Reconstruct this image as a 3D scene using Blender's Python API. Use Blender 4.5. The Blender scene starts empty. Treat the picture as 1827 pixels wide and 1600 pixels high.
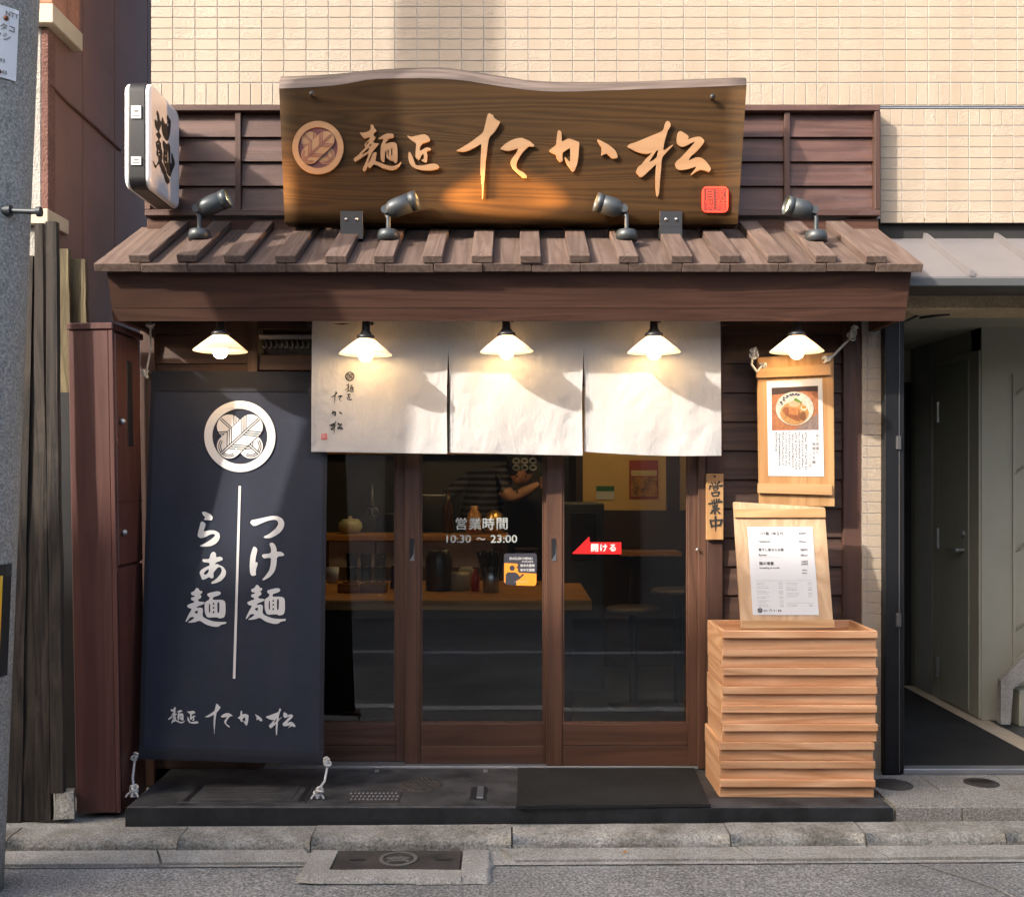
import bpy, bmesh, math, random
from mathutils import Vector, Matrix, noise
R = math.radians
rnd = random.Random(7)
S = bpy.context.scene
COL = S.collection

# ---------------------------------------------------------------- camera, sky, sun, exposure
F, CX, HY, CZ, CD = 1840.0, 913.5, 850.0, 1.45, 4.7      # focal length (px of the photo), centre, horizon row, eye height, distance to the doors
cam = bpy.data.cameras.new('Camera'); camo = bpy.data.objects.new('Camera', cam); COL.objects.link(camo)
cam.sensor_width = 36.0; cam.lens = 36.0 * F / 1827.0; cam.shift_y = 50.0 / 1827.0
cam.clip_start = 0.05; cam.clip_end = 500
camo.location = (0, -CD, CZ); camo.rotation_euler = (R(90), 0, 0)
S.camera = camo
SUN = Vector((1.30, 1.0, -0.95)).normalized()             # direction the sunlight travels
w = bpy.data.worlds.new('World'); S.world = w; w.use_nodes = True
nt = w.node_tree; nt.nodes.clear()
sky = nt.nodes.new('ShaderNodeTexSky'); sky.sky_type = 'NISHITA'; sky.sun_disc = False
sky.sun_elevation = math.asin(-SUN.z); sky.sun_rotation = math.atan2(-SUN.x, -SUN.y)
sky.air_density = 0.8; sky.dust_density = 5.0; sky.ozone_density = 0.4
bg = nt.nodes.new('ShaderNodeBackground'); bg.inputs[1].default_value = 0.15
wo = nt.nodes.new('ShaderNodeOutputWorld')
nt.links.new(sky.outputs[0], bg.inputs[0]); nt.links.new(bg.outputs[0], wo.inputs[0])
sl = bpy.data.lights.new('sun', 'SUN'); sl.energy = 2.0; sl.angle = R(1.3); sl.color = (1.0, 0.93, 0.84)
so = bpy.data.objects.new('sun', sl); COL.objects.link(so); so.location = (-8, -8, 9)
so.rotation_euler = SUN.to_track_quat('-Z', 'Y').to_euler()
S.view_settings.view_transform = 'Standard'; S.view_settings.look = 'None'
S.view_settings.exposure = 1.85; S.view_settings.gamma = 1.0; S.view_settings.use_curve_mapping = False
S.cycles.max_bounces = 6; S.cycles.diffuse_bounces = 4; S.cycles.glossy_bounces = 3; S.cycles.transmission_bounces = 4; S.cycles.transparent_max_bounces = 8
S.cycles.sample_clamp_indirect = 6.0; S.cycles.caustics_reflective = False; S.cycles.caustics_refractive = False

# ---------------------------------------------------------------- helpers
def X(px, D): return (px - CX) * D / F
def Z(py, D): return CZ - (py - HY) * D / F
def P(px, py, D): return Vector((X(px, D), D - CD, Z(py, D)))
def s2l(c): return tuple((v / 12.92 if v <= .04045 else ((v + .055) / 1.055) ** 2.4) for v in c)
def C(r, g, b): return s2l((r / 255, g / 255, b / 255))
W = {}                                                    # world matrix of every root
def link(o, parent=None):
    COL.objects.link(o)
    if parent is not None:
        o.parent = parent; W[o] = W[parent]
    return o
def tag(o, label=None, cat=None, group=None, kind=None):
    if label: o['label'] = label
    if cat: o['category'] = cat
    if group: o['group'] = group
    if kind: o['kind'] = kind
    return o
def thing(name, label, cat, loc=(0, 0, 0), rot=None, group=None, M=None):
    o = bpy.data.objects.new(name, None); o.empty_display_size = .05
    if M is None: M = Matrix.Translation(Vector(loc)) @ (rot.to_matrix().to_4x4() if rot else Matrix())
    o.matrix_world = M; COL.objects.link(o); W[o] = M.copy()
    return tag(o, label, cat, group)
class MB:
    def __init__(s): s.v = []; s.f = []; s.sm = []
    def add(s, vs, fs, smooth=False, M=None):
        n = len(s.v)
        s.v += [(M @ Vector(v)) if M is not None else Vector(v) for v in vs]
        s.f += [tuple(i + n for i in f) for f in fs]; s.sm += [smooth] * len(fs)
        return s
    def box(s, a, b, M=None, ch=0.0):
        x0, x1 = sorted((a[0], b[0])); y0, y1 = sorted((a[1], b[1])); z0, z1 = sorted((a[2], b[2]))
        c = min(ch, (x1 - x0) * .45, (y1 - y0) * .45, (z1 - z0) * .45)
        if c <= 0:
            vs = [(x0,y0,z0),(x1,y0,z0),(x1,y1,z0),(x0,y1,z0),(x0,y0,z1),(x1,y0,z1),(x1,y1,z1),(x0,y1,z1)]
            return s.add(vs, [(3,2,1,0),(4,5,6,7),(0,1,5,4),(1,2,6,5),(2,3,7,6),(3,0,4,7)], False, M)
        bm = bmesh.new(); bmesh.ops.create_cube(bm, size=1)
        for v in bm.verts: v.co = Vector((x0 + (v.co.x + .5) * (x1 - x0), y0 + (v.co.y + .5) * (y1 - y0), z0 + (v.co.z + .5) * (z1 - z0)))
        bmesh.ops.bevel(bm, geom=bm.edges[:], offset=c, segments=1, affect='EDGES', profile=.5)
        bm.verts.index_update()
        s.add([v.co.copy() for v in bm.verts], [tuple(v.index for v in f.verts) for f in bm.faces], False, M); bm.free()
        return s
    def hexa(s, p):                                       # eight corners: front bl br tr tl, back bl br tr tl
        return s.add(p, [(0,1,2,3),(5,4,7,6),(4,0,3,7),(1,5,6,2),(3,2,6,7),(4,5,1,0)])
    def lathe(s, prof, n=24, M=None, smooth=True):         # profile of (r, z) about local z
        vs = []; fs = []
        for r, z in prof:
            for k in range(n):
                a = 2 * math.pi * k / n; vs.append((r * math.cos(a), r * math.sin(a), z))
        for i in range(len(prof) - 1):
            for k in range(n):
                j = (k + 1) % n; fs.append((i*n+k, i*n+j, (i+1)*n+j, (i+1)*n+k))
        return s.add(vs, fs, smooth, M)
    def cyl(s, p, q, r, r2=None, n=16, caps=True, smooth=True):
        p = Vector(p); q = Vector(q); d = q - p; L = d.length
        M = Matrix.Translation(p) @ d.to_track_quat('Z', 'Y').to_matrix().to_4x4()
        r2 = r if r2 is None else r2
        s.lathe([(r, 0), (r2, L)], n, M, smooth)
        if caps:
            s.add([(r*math.cos(2*math.pi*k/n), r*math.sin(2*math.pi*k/n), 0) for k in range(n)], [tuple(reversed(range(n)))], False, M)
            s.add([(r2*math.cos(2*math.pi*k/n), r2*math.sin(2*math.pi*k/n), L) for k in range(n)], [tuple(range(n))], False, M)
        return s
    def tube(s, pts, r, n=8):
        pts = [Vector(p) for p in pts]; N = len(pts); up = Vector((0.13, 0.31, 0.94)); vs = []; fs = []
        for i, p in enumerate(pts):
            t = (pts[min(i+1, N-1)] - pts[max(i-1, 0)]).normalized(); a = t.cross(up)
            if a.length < .05: a = t.cross(Vector((1, 0, 0)))
            a.normalize(); b = t.cross(a); rr = r[i] if isinstance(r, (list, tuple)) else r
            for k in range(n):
                g = 2 * math.pi * k / n; vs.append(p + a * (rr * math.cos(g)) + b * (rr * math.sin(g)))
        for i in range(N - 1):
            for k in range(n):
                j = (k + 1) % n; fs.append((i*n+k, i*n+j, (i+1)*n+j, (i+1)*n+k))
        fs.append(tuple(reversed(range(n)))); fs.append(tuple((N-1)*n + k for k in range(n)))
        return s.add(vs, fs, True)
    def sphere(s, c, r, n=16, m=10, sc=(1, 1, 1)):
        prof = [(max(1e-5, math.sin(math.pi*i/m)) , -math.cos(math.pi*i/m)) for i in range(m + 1)]
        return s.lathe(prof, n, Matrix.Translation(Vector(c)) @ Matrix.Diagonal((r*sc[0], r*sc[1], r*sc[2], 1)))
    def grid(s, fn, nu, nv, smooth=True):                  # fn(u, v) -> point
        n = len(s.v)
        s.v += [Vector(fn(i / nu, j / nv)) for j in range(nv + 1) for i in range(nu + 1)]
        for j in range(nv):
            for i in range(nu):
                a = n + j*(nu+1) + i; s.f.append((a, a+1, a+nu+2, a+nu+1)); s.sm.append(smooth)
        return s
    def xf(s, M): s.v = [M @ v for v in s.v]; return s
    def mesh(s, name, mat):
        me = bpy.data.meshes.new(name); me.from_pydata([tuple(v) for v in s.v], [], s.f)
        me.polygons.foreach_set('use_smooth', s.sm); me.materials.append(mat); me.update(); return me
    def build(s, name, mat, parent=None, origin=None):     # vertices are in world space
        if parent is not None: s.xf(W[parent].inverted())
        o = None
        if parent is None:
            if origin is None:
                n = len(s.v); origin = sum(s.v, Vector()) / n
            origin = Vector(origin); s.xf(Matrix.Translation(-origin))
        o = bpy.data.objects.new(name, s.mesh(name, mat))
        if parent is None: o.location = origin; W[o] = Matrix.Translation(origin)
        return link(o, parent)
def build_local(mb, name, mat, parent, M):                # mesh keeps its own frame, so that grain follows the piece
    o = bpy.data.objects.new(name, mb.mesh(name, mat)); COL.objects.link(o); o.parent = parent; o.matrix_local = W[parent].inverted() @ M; W[o] = M.copy(); return o
def part(name, mat, parent, a, b, ch=.002, M=None): return MB().box(a, b, M, ch).build(name, mat, parent)
def structure(name, mb, mat): return tag(mb.build(name, mat), kind='structure')

def smooth_poly(p, it=1, q=.2):
    for _ in range(it):
        o = []
        for i in range(len(p)):
            a = p[i]; b = p[(i+1) % len(p)]
            o.append((a[0]+(b[0]-a[0])*q, a[1]+(b[1]-a[1])*q)); o.append((a[0]+(b[0]-a[0])*(1-q), a[1]+(b[1]-a[1])*(1-q)))
        p = o
    return p
def curve_mb(polys, ex=0.0, bev=0.0):                      # filled 2d outlines (holes are outlines inside outlines) in the local xy plane, z from 0 to 2*ex
    cu = bpy.data.curves.new('c', 'CURVE'); cu.dimensions = '2D'; cu.fill_mode = 'BOTH' if ex else 'FRONT'; cu.extrude = ex; cu.bevel_depth = bev; cu.bevel_resolution = 0
    for p in polys:
        sp = cu.splines.new('POLY'); sp.points.add(len(p) - 1)
        for q, (x, y) in zip(sp.points, p): q.co = (x, y, 0, 1)
        sp.use_cyclic_u = True
    return from_curve(cu, ex)
def from_curve(cu, ex=0.0):
    o = bpy.data.objects.new('c', cu); me = bpy.data.meshes.new_from_object(o)
    m = MB(); m.add([(v.co.x, v.co.y, v.co.z + ex) for v in me.vertices], [tuple(p.vertices) for p in me.polygons])
    bpy.data.objects.remove(o); bpy.data.curves.remove(cu); bpy.data.meshes.remove(me)
    return m
def text_mb(body, h, bold=0.0, vertical=False, pitch=1.15, center=True, sx=1.0):   # lettering in the local xy plane, character height about h
    m = MB(); lines = list(body) if vertical else [body]
    for i, t in enumerate(lines):
        if not t.strip(): continue
        cu = bpy.data.curves.new('t', 'FONT'); cu.body = t; cu.size = h; cu.fill_mode = 'FRONT'; cu.resolution_u = 3
        g = from_curve(cu)
        if not g.v: continue
        if vertical or center:
            xs = [v.x for v in g.v]; ys = [v.y for v in g.v]
            cx = (min(xs) + max(xs)) / 2; cy = (min(ys) + max(ys)) / 2
            g.xf(Matrix.Diagonal((sx, 1, 1, 1)) @ Matrix.Translation((-cx, -cy, 0)))
        d = bold * h
        for q, (ox, oy) in enumerate(((0, 0),) if not bold else ((0, 0), (d, 0), (-d, 0), (0, d), (0, -d), (d*.7, d*.7), (-d*.7, -d*.7))):
            m.add([(v.x + ox, v.y + oy - i * h * pitch, v.z + q * .00006) for v in g.v], g.f)
    return m
def frame(o, xd, yd):                                      # local x, y, z(out) -> world
    xd = Vector(xd).normalized(); yd = Vector(yd); yd = (yd - xd * yd.dot(xd)).normalized(); zd = xd.cross(yd)
    M = Matrix((xd, yd, zd)).transposed().to_4x4(); M.translation = Vector(o); return M
def front(px, py, D, tilt=0.0):                            # a frame facing the street
    return frame(P(px, py, D), (math.cos(tilt), 0, math.sin(tilt)), (-math.sin(tilt), 0, math.cos(tilt)))

# ---------------------------------------------------------------- materials
def newmat(name):
    m = bpy.data.materials.new(name); m.use_nodes = True; nt = m.node_tree; b = nt.nodes['Principled BSDF']
    return m, nt, b
def ramp(nt, stops):
    r = nt.nodes.new('ShaderNodeValToRGB'); e = r.color_ramp.elements
    while len(e) < len(stops): e.new(.5)
    for k, (p, c) in zip(e, stops): k.position = p; k.color = (*c, 1)
    return r
def coords(nt, scale, rand=True):
    tc = nt.nodes.new('ShaderNodeTexCoord'); mp = nt.nodes.new('ShaderNodeMapping'); mp.inputs['Scale'].default_value = scale
    nt.links.new(tc.outputs['Object'], mp.inputs['Vector'])
    if rand:
        oi = nt.nodes.new('ShaderNodeObjectInfo'); mu = nt.nodes.new('ShaderNodeVectorMath'); mu.operation = 'SCALE'
        cb = nt.nodes.new('ShaderNodeCombineXYZ')
        nt.links.new(oi.outputs['Random'], cb.inputs[0]); nt.links.new(oi.outputs['Random'], cb.inputs[1]); nt.links.new(oi.outputs['Random'], cb.inputs[2])
        nt.links.new(cb.outputs[0], mu.inputs[0]); mu.inputs['Scale'].default_value = 37.0
        nt.links.new(mu.outputs[0], mp.inputs['Location'])
    return mp
def noise_n(nt, mp, sc, det=4, rough=.6, dist=0.0):
    n = nt.nodes.new('ShaderNodeTexNoise'); n.inputs['Scale'].default_value = sc; n.inputs['Detail'].default_value = det
    n.inputs['Roughness'].default_value = rough; n.inputs['Distortion'].default_value = dist
    nt.links.new(mp.outputs[0], n.inputs['Vector']); return n
def mixc(nt, fac, a, b, mode='MIX', f=None):
    m = nt.nodes.new('ShaderNodeMix'); m.data_type = 'RGBA'; m.blend_type = mode
    if fac is not None: nt.links.new(fac, m.inputs['Factor'])
    else: m.inputs['Factor'].default_value = f
    for s_, v in ((6, a), (7, b)):
        if isinstance(v, tuple): m.inputs[s_].default_value = (*v, 1)
        else: nt.links.new(v, m.inputs[s_])
    return m.outputs[2]
def bump(nt, b, h, st, dist=.01):
    bp = nt.nodes.new('ShaderNodeBump'); bp.inputs['Strength'].default_value = st; bp.inputs['Distance'].default_value = dist
    nt.links.new(h, bp.inputs['Height']); nt.links.new(bp.outputs[0], b.inputs['Normal'])
def mul(c, k): return tuple(min(1, v * k) for v in c)
def mat(name, col, rough=.6, metal=0.0, var=.12, vs=6, bst=0.0, bs=80, spec=.5, col2=None, pv=.10):
    m, nt, b = newmat(name); mp = coords(nt, (1, 1, 1))
    n = noise_n(nt, mp, vs, 5, .65); c2 = col2 or mul(col, 1 + var)
    r = ramp(nt, [(.3, mul(col, 1 - var)), (.7, c2)]); nt.links.new(n.outputs[0], r.inputs[0])
    oi = nt.nodes.new('ShaderNodeObjectInfo'); rr = ramp(nt, [(0, (1 - pv,) * 3), (1, (1.0,) * 3)]); nt.links.new(oi.outputs['Random'], rr.inputs[0])
    nt.links.new(mixc(nt, None, r.outputs[0], rr.outputs[0], 'MULTIPLY', 1.0), b.inputs['Base Color'])
    b.inputs['Roughness'].default_value = rough; b.inputs['Metallic'].default_value = metal; b.inputs['Specular IOR Level'].default_value = spec
    if bst: bump(nt, b, noise_n(nt, mp, bs, 4, .7).outputs[0], bst)
    return m
def wood(name, dark, light, axis='X', ring=9.0, rough=.6, bst=.25, wear=None, wamt=.5, pv=.15, fine=1.0, spec=.35, dist=.8, contrast=(.25, .75), mult=9.0, mixf=.55, stretch=.065):
    m, nt, b = newmat(name)
    k = 'XYZ'.index(axis); sc = [1.0, 1.0, 1.0]; sc[k] = stretch
    mp = coords(nt, tuple(sc)); sc2 = [1.0, 1.0, 1.0]; sc2[k] = .018; mp2 = coords(nt, tuple(sc2))
    n1 = noise_n(nt, mp, ring, 2, .45, dist)
    ad = nt.nodes.new('ShaderNodeMath'); ad.operation = 'MULTIPLY'; ad.inputs[1].default_value = mult
    nt.links.new(n1.outputs[0], ad.inputs[0]); fr = nt.nodes.new('ShaderNodeMath'); fr.operation = 'PINGPONG'; fr.inputs[1].default_value = 1.0
    nt.links.new(ad.outputs[0], fr.inputs[0])
    n2 = noise_n(nt, mp2, 260 * fine, 3, .7)
    md = mixc(nt, None, fr.outputs[0], n2.outputs[0], 'MIX', mixf)
    r = ramp(nt, [(contrast[0], dark), (contrast[1], light)]); nt.links.new(md, r.inputs[0]); col = r.outputs[0]
    if wear:
        n3 = noise_n(nt, coords(nt, tuple(v * .6 + .4 for v in sc)), 14, 6, .75)
        r3 = ramp(nt, [(.52, (0, 0, 0)), (.72, (wamt,) * 3)]); nt.links.new(n3.outputs[0], r3.inputs[0])
        col = mixc(nt, r3.outputs[0], col, wear)
    oi = nt.nodes.new('ShaderNodeObjectInfo'); rr = ramp(nt, [(0, (1 - pv,) * 3), (1, (1.0,) * 3)]); nt.links.new(oi.outputs['Random'], rr.inputs[0])
    nt.links.new(mixc(nt, None, col, rr.outputs[0], 'MULTIPLY', 1.0), b.inputs['Base Color'])
    b.inputs['Roughness'].default_value = rough; b.inputs['Specular IOR Level'].default_value = spec
    if bst: bump(nt, b, md, bst, .004)
    return m
def speckle(name, dark, mid, light, sc=220, rough=.9, bst=.5, stain=None, sa=.5, ss=2.0):
    m, nt, b = newmat(name); mp = coords(nt, (1, 1, 1), False)
    n = noise_n(nt, mp, sc, 3, .8); r = ramp(nt, [(.34, dark), (.5, mid), (.68, light)]); nt.links.new(n.outputs[0], r.inputs[0])
    v = nt.nodes.new('ShaderNodeTexVoronoi'); v.inputs['Scale'].default_value = sc * .6; nt.links.new(mp.outputs[0], v.inputs['Vector'])
    n2 = noise_n(nt, mp, ss, 6, .7); r2 = ramp(nt, [(.35, stain or mul(mid, .6)), (.65, (1, 1, 1))]); nt.links.new(n2.outputs[0], r2.inputs[0])
    nt.links.new(mixc(nt, None, r.outputs[0], r2.outputs[0], 'MULTIPLY', sa), b.inputs['Base Color'])
    b.inputs['Roughness'].default_value = rough; b.inputs['Specular IOR Level'].default_value = .25
    ad = nt.nodes.new('ShaderNodeMath'); ad.operation = 'ADD'; nt.links.new(n.outputs[0], ad.inputs[0]); nt.links.new(v.outputs[0], ad.inputs[1])
    bump(nt, b, ad.outputs[0], bst, .004)
    return m
def emit(name, col, st):
    m, nt, b = newmat(name); b.inputs['Base Color'].default_value = (*col, 1)
    b.inputs['Emission Color'].default_value = (*col, 1); b.inputs['Emission Strength'].default_value = st; return m
def glass(name, ior=1.75, tint=(.92, .95, .94), rough=.0):
    m, nt, b = newmat(name); nt.nodes.remove(b); out = nt.nodes['Material Output']
    t = nt.nodes.new('ShaderNodeBsdfTransparent'); t.inputs[0].default_value = (*tint, 1)
    g = nt.nodes.new('ShaderNodeBsdfGlossy'); g.inputs['Roughness'].default_value = rough
    f = nt.nodes.new('ShaderNodeFresnel'); f.inputs[0].default_value = ior; x = nt.nodes.new('ShaderNodeMixShader')
    nt.links.new(f.outputs[0], x.inputs[0]); nt.links.new(t.outputs[0], x.inputs[1]); nt.links.new(g.outputs[0], x.inputs[2]); nt.links.new(x.outputs[0], out.inputs[0])
    return m
def cloth(name, col, trans, weave=900, bst=.15, var=.06, wr=.35, wsc=9):
    m, nt, b = newmat(name); out = nt.nodes['Material Output']; mp = coords(nt, (1, 1, 1), False)
    n = noise_n(nt, mp, 7, 5, .6); r = ramp(nt, [(.3, mul(col, 1 - var)), (.7, col)]); nt.links.new(n.outputs[0], r.inputs[0])
    n2 = noise_n(nt, coords(nt, (1, 1, 9), False), 60, 3, .7); c = mixc(nt, None, r.outputs[0], n2.outputs[0], 'SOFT_LIGHT', .25)
    nt.links.new(c, b.inputs['Base Color']); b.inputs['Roughness'].default_value = .95; b.inputs['Specular IOR Level'].default_value = .1
    b.inputs['Sheen Weight'].default_value = .15
    wv = noise_n(nt, coords(nt, (.35, 1, 1.4), False), weave, 2, .6); wk = noise_n(nt, coords(nt, (1.5, 1, .7), False), wsc, 5, .55, 1.2)
    a = nt.nodes.new('ShaderNodeMath'); a.operation = 'MULTIPLY_ADD'; a.inputs[1].default_value = wr * 14; nt.links.new(wk.outputs[0], a.inputs[0]); nt.links.new(wv.outputs[0], a.inputs[2])
    bump(nt, b, a.outputs[0], bst, .004)
    if trans:
        t = nt.nodes.new('ShaderNodeBsdfTranslucent'); nt.links.new(c, t.inputs[0]); x = nt.nodes.new('ShaderNodeMixShader'); x.inputs[0].default_value = trans
        nt.links.new(b.outputs[0], x.inputs[1]); nt.links.new(t.outputs[0], x.inputs[2]); nt.links.new(x.outputs[0], out.inputs[0])
    return m

BR1, BR2 = (.048, .023, .016), (.088, .043, .030)
M_brownX = wood('brown_stained_wood_horizontal', BR1, BR2, 'X', rough=.55, pv=.2)
M_brownZ = wood('brown_stained_wood_vertical', BR1, BR2, 'Z', rough=.55, pv=.2)
M_fascia = wood('fascia_wood', (.050, .022, .014), (.076, .035, .022), 'X', rough=.65, pv=.1, mult=16, spec=.25)
M_side = wood('siding_wood', (.05, .028, .02), (.095, .052, .036), 'X', rough=.6, pv=.25)
M_panel = wood('panel_wood', (.060, .030, .023), (.105, .054, .041), 'X', rough=.45, pv=.15, wear=(.13, .1, .1), wamt=.35)
M_roof = wood('weathered_roof_wood', (.078, .049, .037), (.155, .107, .084), 'Y', rough=.85, pv=.25, wear=(.085, .042, .029), wamt=.6, ring=12, dist=.4, mult=14, contrast=(.15, .85))
M_roofe = wood('roof_board_end_grain', (.09, .065, .05), (.17, .125, .10), 'Y', rough=.85, ring=40, pv=.3)
M_door = wood('door_wood', (.07, .033, .02), (.12, .058, .035), 'Z', rough=.4, pv=.1, spec=.5)
M_doorX = wood('door_wood_rail', (.07, .033, .02), (.12, .058, .035), 'X', rough=.4, pv=.1, spec=.5)
M_sign = wood('sign_board_wood', (.018, .0086, .0022), (.056, .028, .0075), 'X', ring=4.5, rough=.7, pv=0, fine=1.3, bst=.35, dist=.7, contrast=(.05,.95), mult=40, mixf=.5, stretch=.06, spec=.15)
M_live = wood('sign_live_edge', (.075, .057, .047), (.15, .116, .10), 'X', ring=14, rough=.55, pv=0)
M_letter = wood('tan_letter_wood', (.265, .153, .076), (.31, .185, .095), 'X', rough=.6, pv=.05, bst=.05)
M_letin = mat('sign_emblem_ground', (.13, .035, .035), .6)
M_cedarX = wood('pale_cedar_horizontal', (.58, .29, .135), (.78, .455, .25), 'X', ring=6, rough=.65, pv=.22, fine=.9, mult=18, mixf=.5, stretch=.09, wear=(.45, .20, .085), wamt=.3)
M_cedarY = wood('pale_cedar_side', (.56, .29, .14), (.74, .45, .25), 'Y', ring=6, rough=.65, pv=.22, fine=.9, mult=18, mixf=.5)
M_pineZ = wood('menu_board_wood', (.33, .17, .062), (.44, .255, .11), 'Z', ring=9, rough=.6, pv=.1, fine=.7)
M_pineZ2 = wood('pale_menu_board_wood', (.39, .245, .135), (.50, .345, .21), 'Z', ring=9, rough=.6, pv=.1, fine=.7)
M_pineX = wood('menu_batten_wood', (.36, .195, .08), (.47, .285, .135), 'X', ring=9, rough=.6, pv=.1, fine=.7)
M_fence = wood('charred_fence_wood', (.012, .010, .009), (.050, .040, .032), 'Z', ring=16, rough=.85, pv=.35, wear=(.085, .066, .052), wamt=.5, bst=.6)
M_fence2 = wood('mossy_fence_wood', (.085, .066, .034), (.18, .145, .078), 'Z', ring=18, rough=.85, pv=.2, bst=.5)
M_cab = wood('reddish_cabinet_laminate', (.075, .028, .022), (.105, .042, .033), 'Z', ring=12, rough=.42, pv=.1, spec=.5, bst=.05)
M_black = mat('black_metal', (.012, .012, .013), .45, var=.2, spec=.5)
M_blackp = mat('black_painted_frame', (.007, .0075, .009), .5, var=.2, spec=.25)
M_step = mat('black_painted_concrete', (.024, .0245, .027), .6, var=.5, vs=9, bst=.2, bs=40, col2=(.082, .080, .077))
M_riser = mat('black_painted_riser', (.010, .011, .013), .45, var=.4, vs=14, bst=.15, bs=50, col2=(.028, .029, .032))
M_mat = speckle('rubber_mat', (.012, .012, .011), (.03, .03, .028), (.06, .058, .052), 500, .95, .7)
M_asph = speckle('asphalt', (.10, .10, .095), (.265, .265, .252), (.56, .556, .53), 95, .9, 1.0, (.50, .50, .49), .85, 1.1)
M_conc = speckle('kerb_concrete', (.20, .19, .17), (.37, .36, .32), (.56, .545, .49), 110, .92, .8, (.34, .325, .29), .9, 4)
M_gut = speckle('gutter_concrete', (.19, .186, .17), (.33, .325, .295), (.50, .49, .45), 130, .92, .3, (.6, .57, .53), .8, 4)
M_gran = speckle('granite_paving', (.10, .094, .084), (.25, .236, .212), (.46, .44, .40), 120, .75, .1, (.7, .68, .65), .6, 5)
M_grout = mat('tile_grout', (.33, .31, .285), .9)
M_white = mat('white_road_paint', (.62, .62, .60), .8, var=.15, vs=18)
M_paper = mat('white_paper', (.50, .50, .50), .6, var=.02, pv=0)
M_ink = mat('black_ink', (.015, .014, .013), .7, pv=0)
M_inkg = mat('grey_print', (.20, .19, .18), .7, pv=0)
M_gprint = mat('grey_white_glass_print', (.33, .345, .32), .7, var=.05, pv=0)
M_worn = mat('worn_cast_iron', (.15, .142, .128), .7, .2, var=.3, vs=30)
M_wprint = mat('white_print', (.58, .56, .53), .8, var=.03, pv=0)
M_red = mat('red_lacquer', (.70, .055, .03), .35, pv=0, var=.05)
M_redd = mat('dark_red_ground', (.12, .02, .015), .5, pv=0)
M_redst = mat('red_sticker', (.72, .012, .012), .4, pv=0, var=.02)
M_orange = mat('orange_sticker', (.85, .27, .02), .5, pv=0, var=.02)
M_stk = mat('dark_sticker_print', (.035, .035, .045), .5, pv=0)
M_gmet = mat('grey_green_cast_metal', (.050, .058, .062), .45, .35, var=.1, spec=.6)
M_steel = mat('brushed_steel', (.42, .43, .44), .35, .9, var=.1)
M_alu = mat('aluminium_sill', (.40, .41, .42), .4, .8)
M_iron = mat('cast_iron_cover', (.055, .048, .042), .7, .3, var=.35, vs=10, bst=.3, bs=60)
M_rope = mat('cotton_rope', (.68, .66, .61), .95, var=.2, vs=160, bst=.6, bs=240)
M_glass = glass('door_glass', 1.62)
M_bulb = emit('lit_bulb', (1.0, .68, .35), 20.0)
M_bulb2 = emit('lit_bulb_inside', (1.0, .66, .30), 60.0)
M_lens = emit('lit_lamp_lens', (1.0, .7, .35), 4.0)
def shade_mat():
    m, nt, b = newmat('white_milk_glass'); out = nt.nodes['Material Output']
    b.inputs['Base Color'].default_value = (.82, .78, .72, 1); b.inputs['Roughness'].default_value = .25
    t = nt.nodes.new('ShaderNodeBsdfTranslucent'); t.inputs[0].default_value = (.85, .80, .74, 1); x = nt.nodes.new('ShaderNodeMixShader'); x.inputs[0].default_value = .5
    nt.links.new(b.outputs[0], x.inputs[1]); nt.links.new(t.outputs[0], x.inputs[2]); nt.links.new(x.outputs[0], out.inputs[0]); return m
M_shade = shade_mat()
M_noren = cloth('white_linen', (.53, .517, .503), .2, 900, .3, .05, .6, 12)
M_banner = cloth('navy_canvas', (.030, .034, .048), 0, 1200, .2, .12, .3, 5)
M_bhem = cloth('navy_canvas_hem', (.022, .023, .030), 0, 1200, .2, .1, .3)
def tile_mat():
    m, nt, b = newmat('beige_split_face_tile'); mp = coords(nt, (1, 1, 1))
    n = noise_n(nt, coords(nt, (1.0, 1, 1.5)), 42, 3, .5, 2.2); n2 = noise_n(nt, mp, 2.2, 4, .6)
    oi = nt.nodes.new('ShaderNodeObjectInfo'); ge = nt.nodes.new('ShaderNodeNewGeometry'); sm_ = nt.nodes.new('ShaderNodeMath'); fr_ = nt.nodes.new('ShaderNodeMath'); fr_.operation = 'FRACT'
    nt.links.new(oi.outputs['Random'], sm_.inputs[0]); nt.links.new(ge.outputs['Random Per Island'], sm_.inputs[1]); nt.links.new(sm_.outputs[0], fr_.inputs[0])
    rr = ramp(nt, [(0, (.315, .254, .186)), (.5, (.33, .268, .20)), (1, (.342, .28, .213))]); nt.links.new(fr_.outputs[0], rr.inputs[0])
    mw = nt.nodes.new('ShaderNodeMapping'); mw.inputs['Scale'].default_value = (1.6, 1, .28); nt.links.new(ge.outputs['Position'], mw.inputs['Vector']); n5 = noise_n(nt, mw, 2.4, 6, .7)
    r2 = ramp(nt, [(.32, (.86, .845, .82)), (.62, (1, 1, 1))]); nt.links.new(n5.outputs[0], r2.inputs[0])
    nt.links.new(mixc(nt, None, rr.outputs[0], r2.outputs[0], 'MULTIPLY', 1.0), b.inputs['Base Color']); b.inputs['Roughness'].default_value = .6
    r3 = ramp(nt, [(.40, (0, 0, 0)), (.62, (1, 1, 1))]); nt.links.new(n.outputs[0], r3.inputs[0])
    mm = nt.nodes.new('ShaderNodeMath'); mm.operation = 'MULTIPLY'; nt.links.new(r3.outputs[0], mm.inputs[0]); nt.links.new(fr_.outputs[0], mm.inputs[1])
    bump(nt, b, mm.outputs[0], .38, .004); return m
M_tile = tile_mat()
M_brown = mat('brown_panel_wall', (.165, .078, .054), .7, var=.15, vs=2.2)
M_stucco = speckle('pale_stucco', (.30, .28, .25), (.42, .40, .36), (.52, .49, .45), 160, .95, 1.0)
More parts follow.
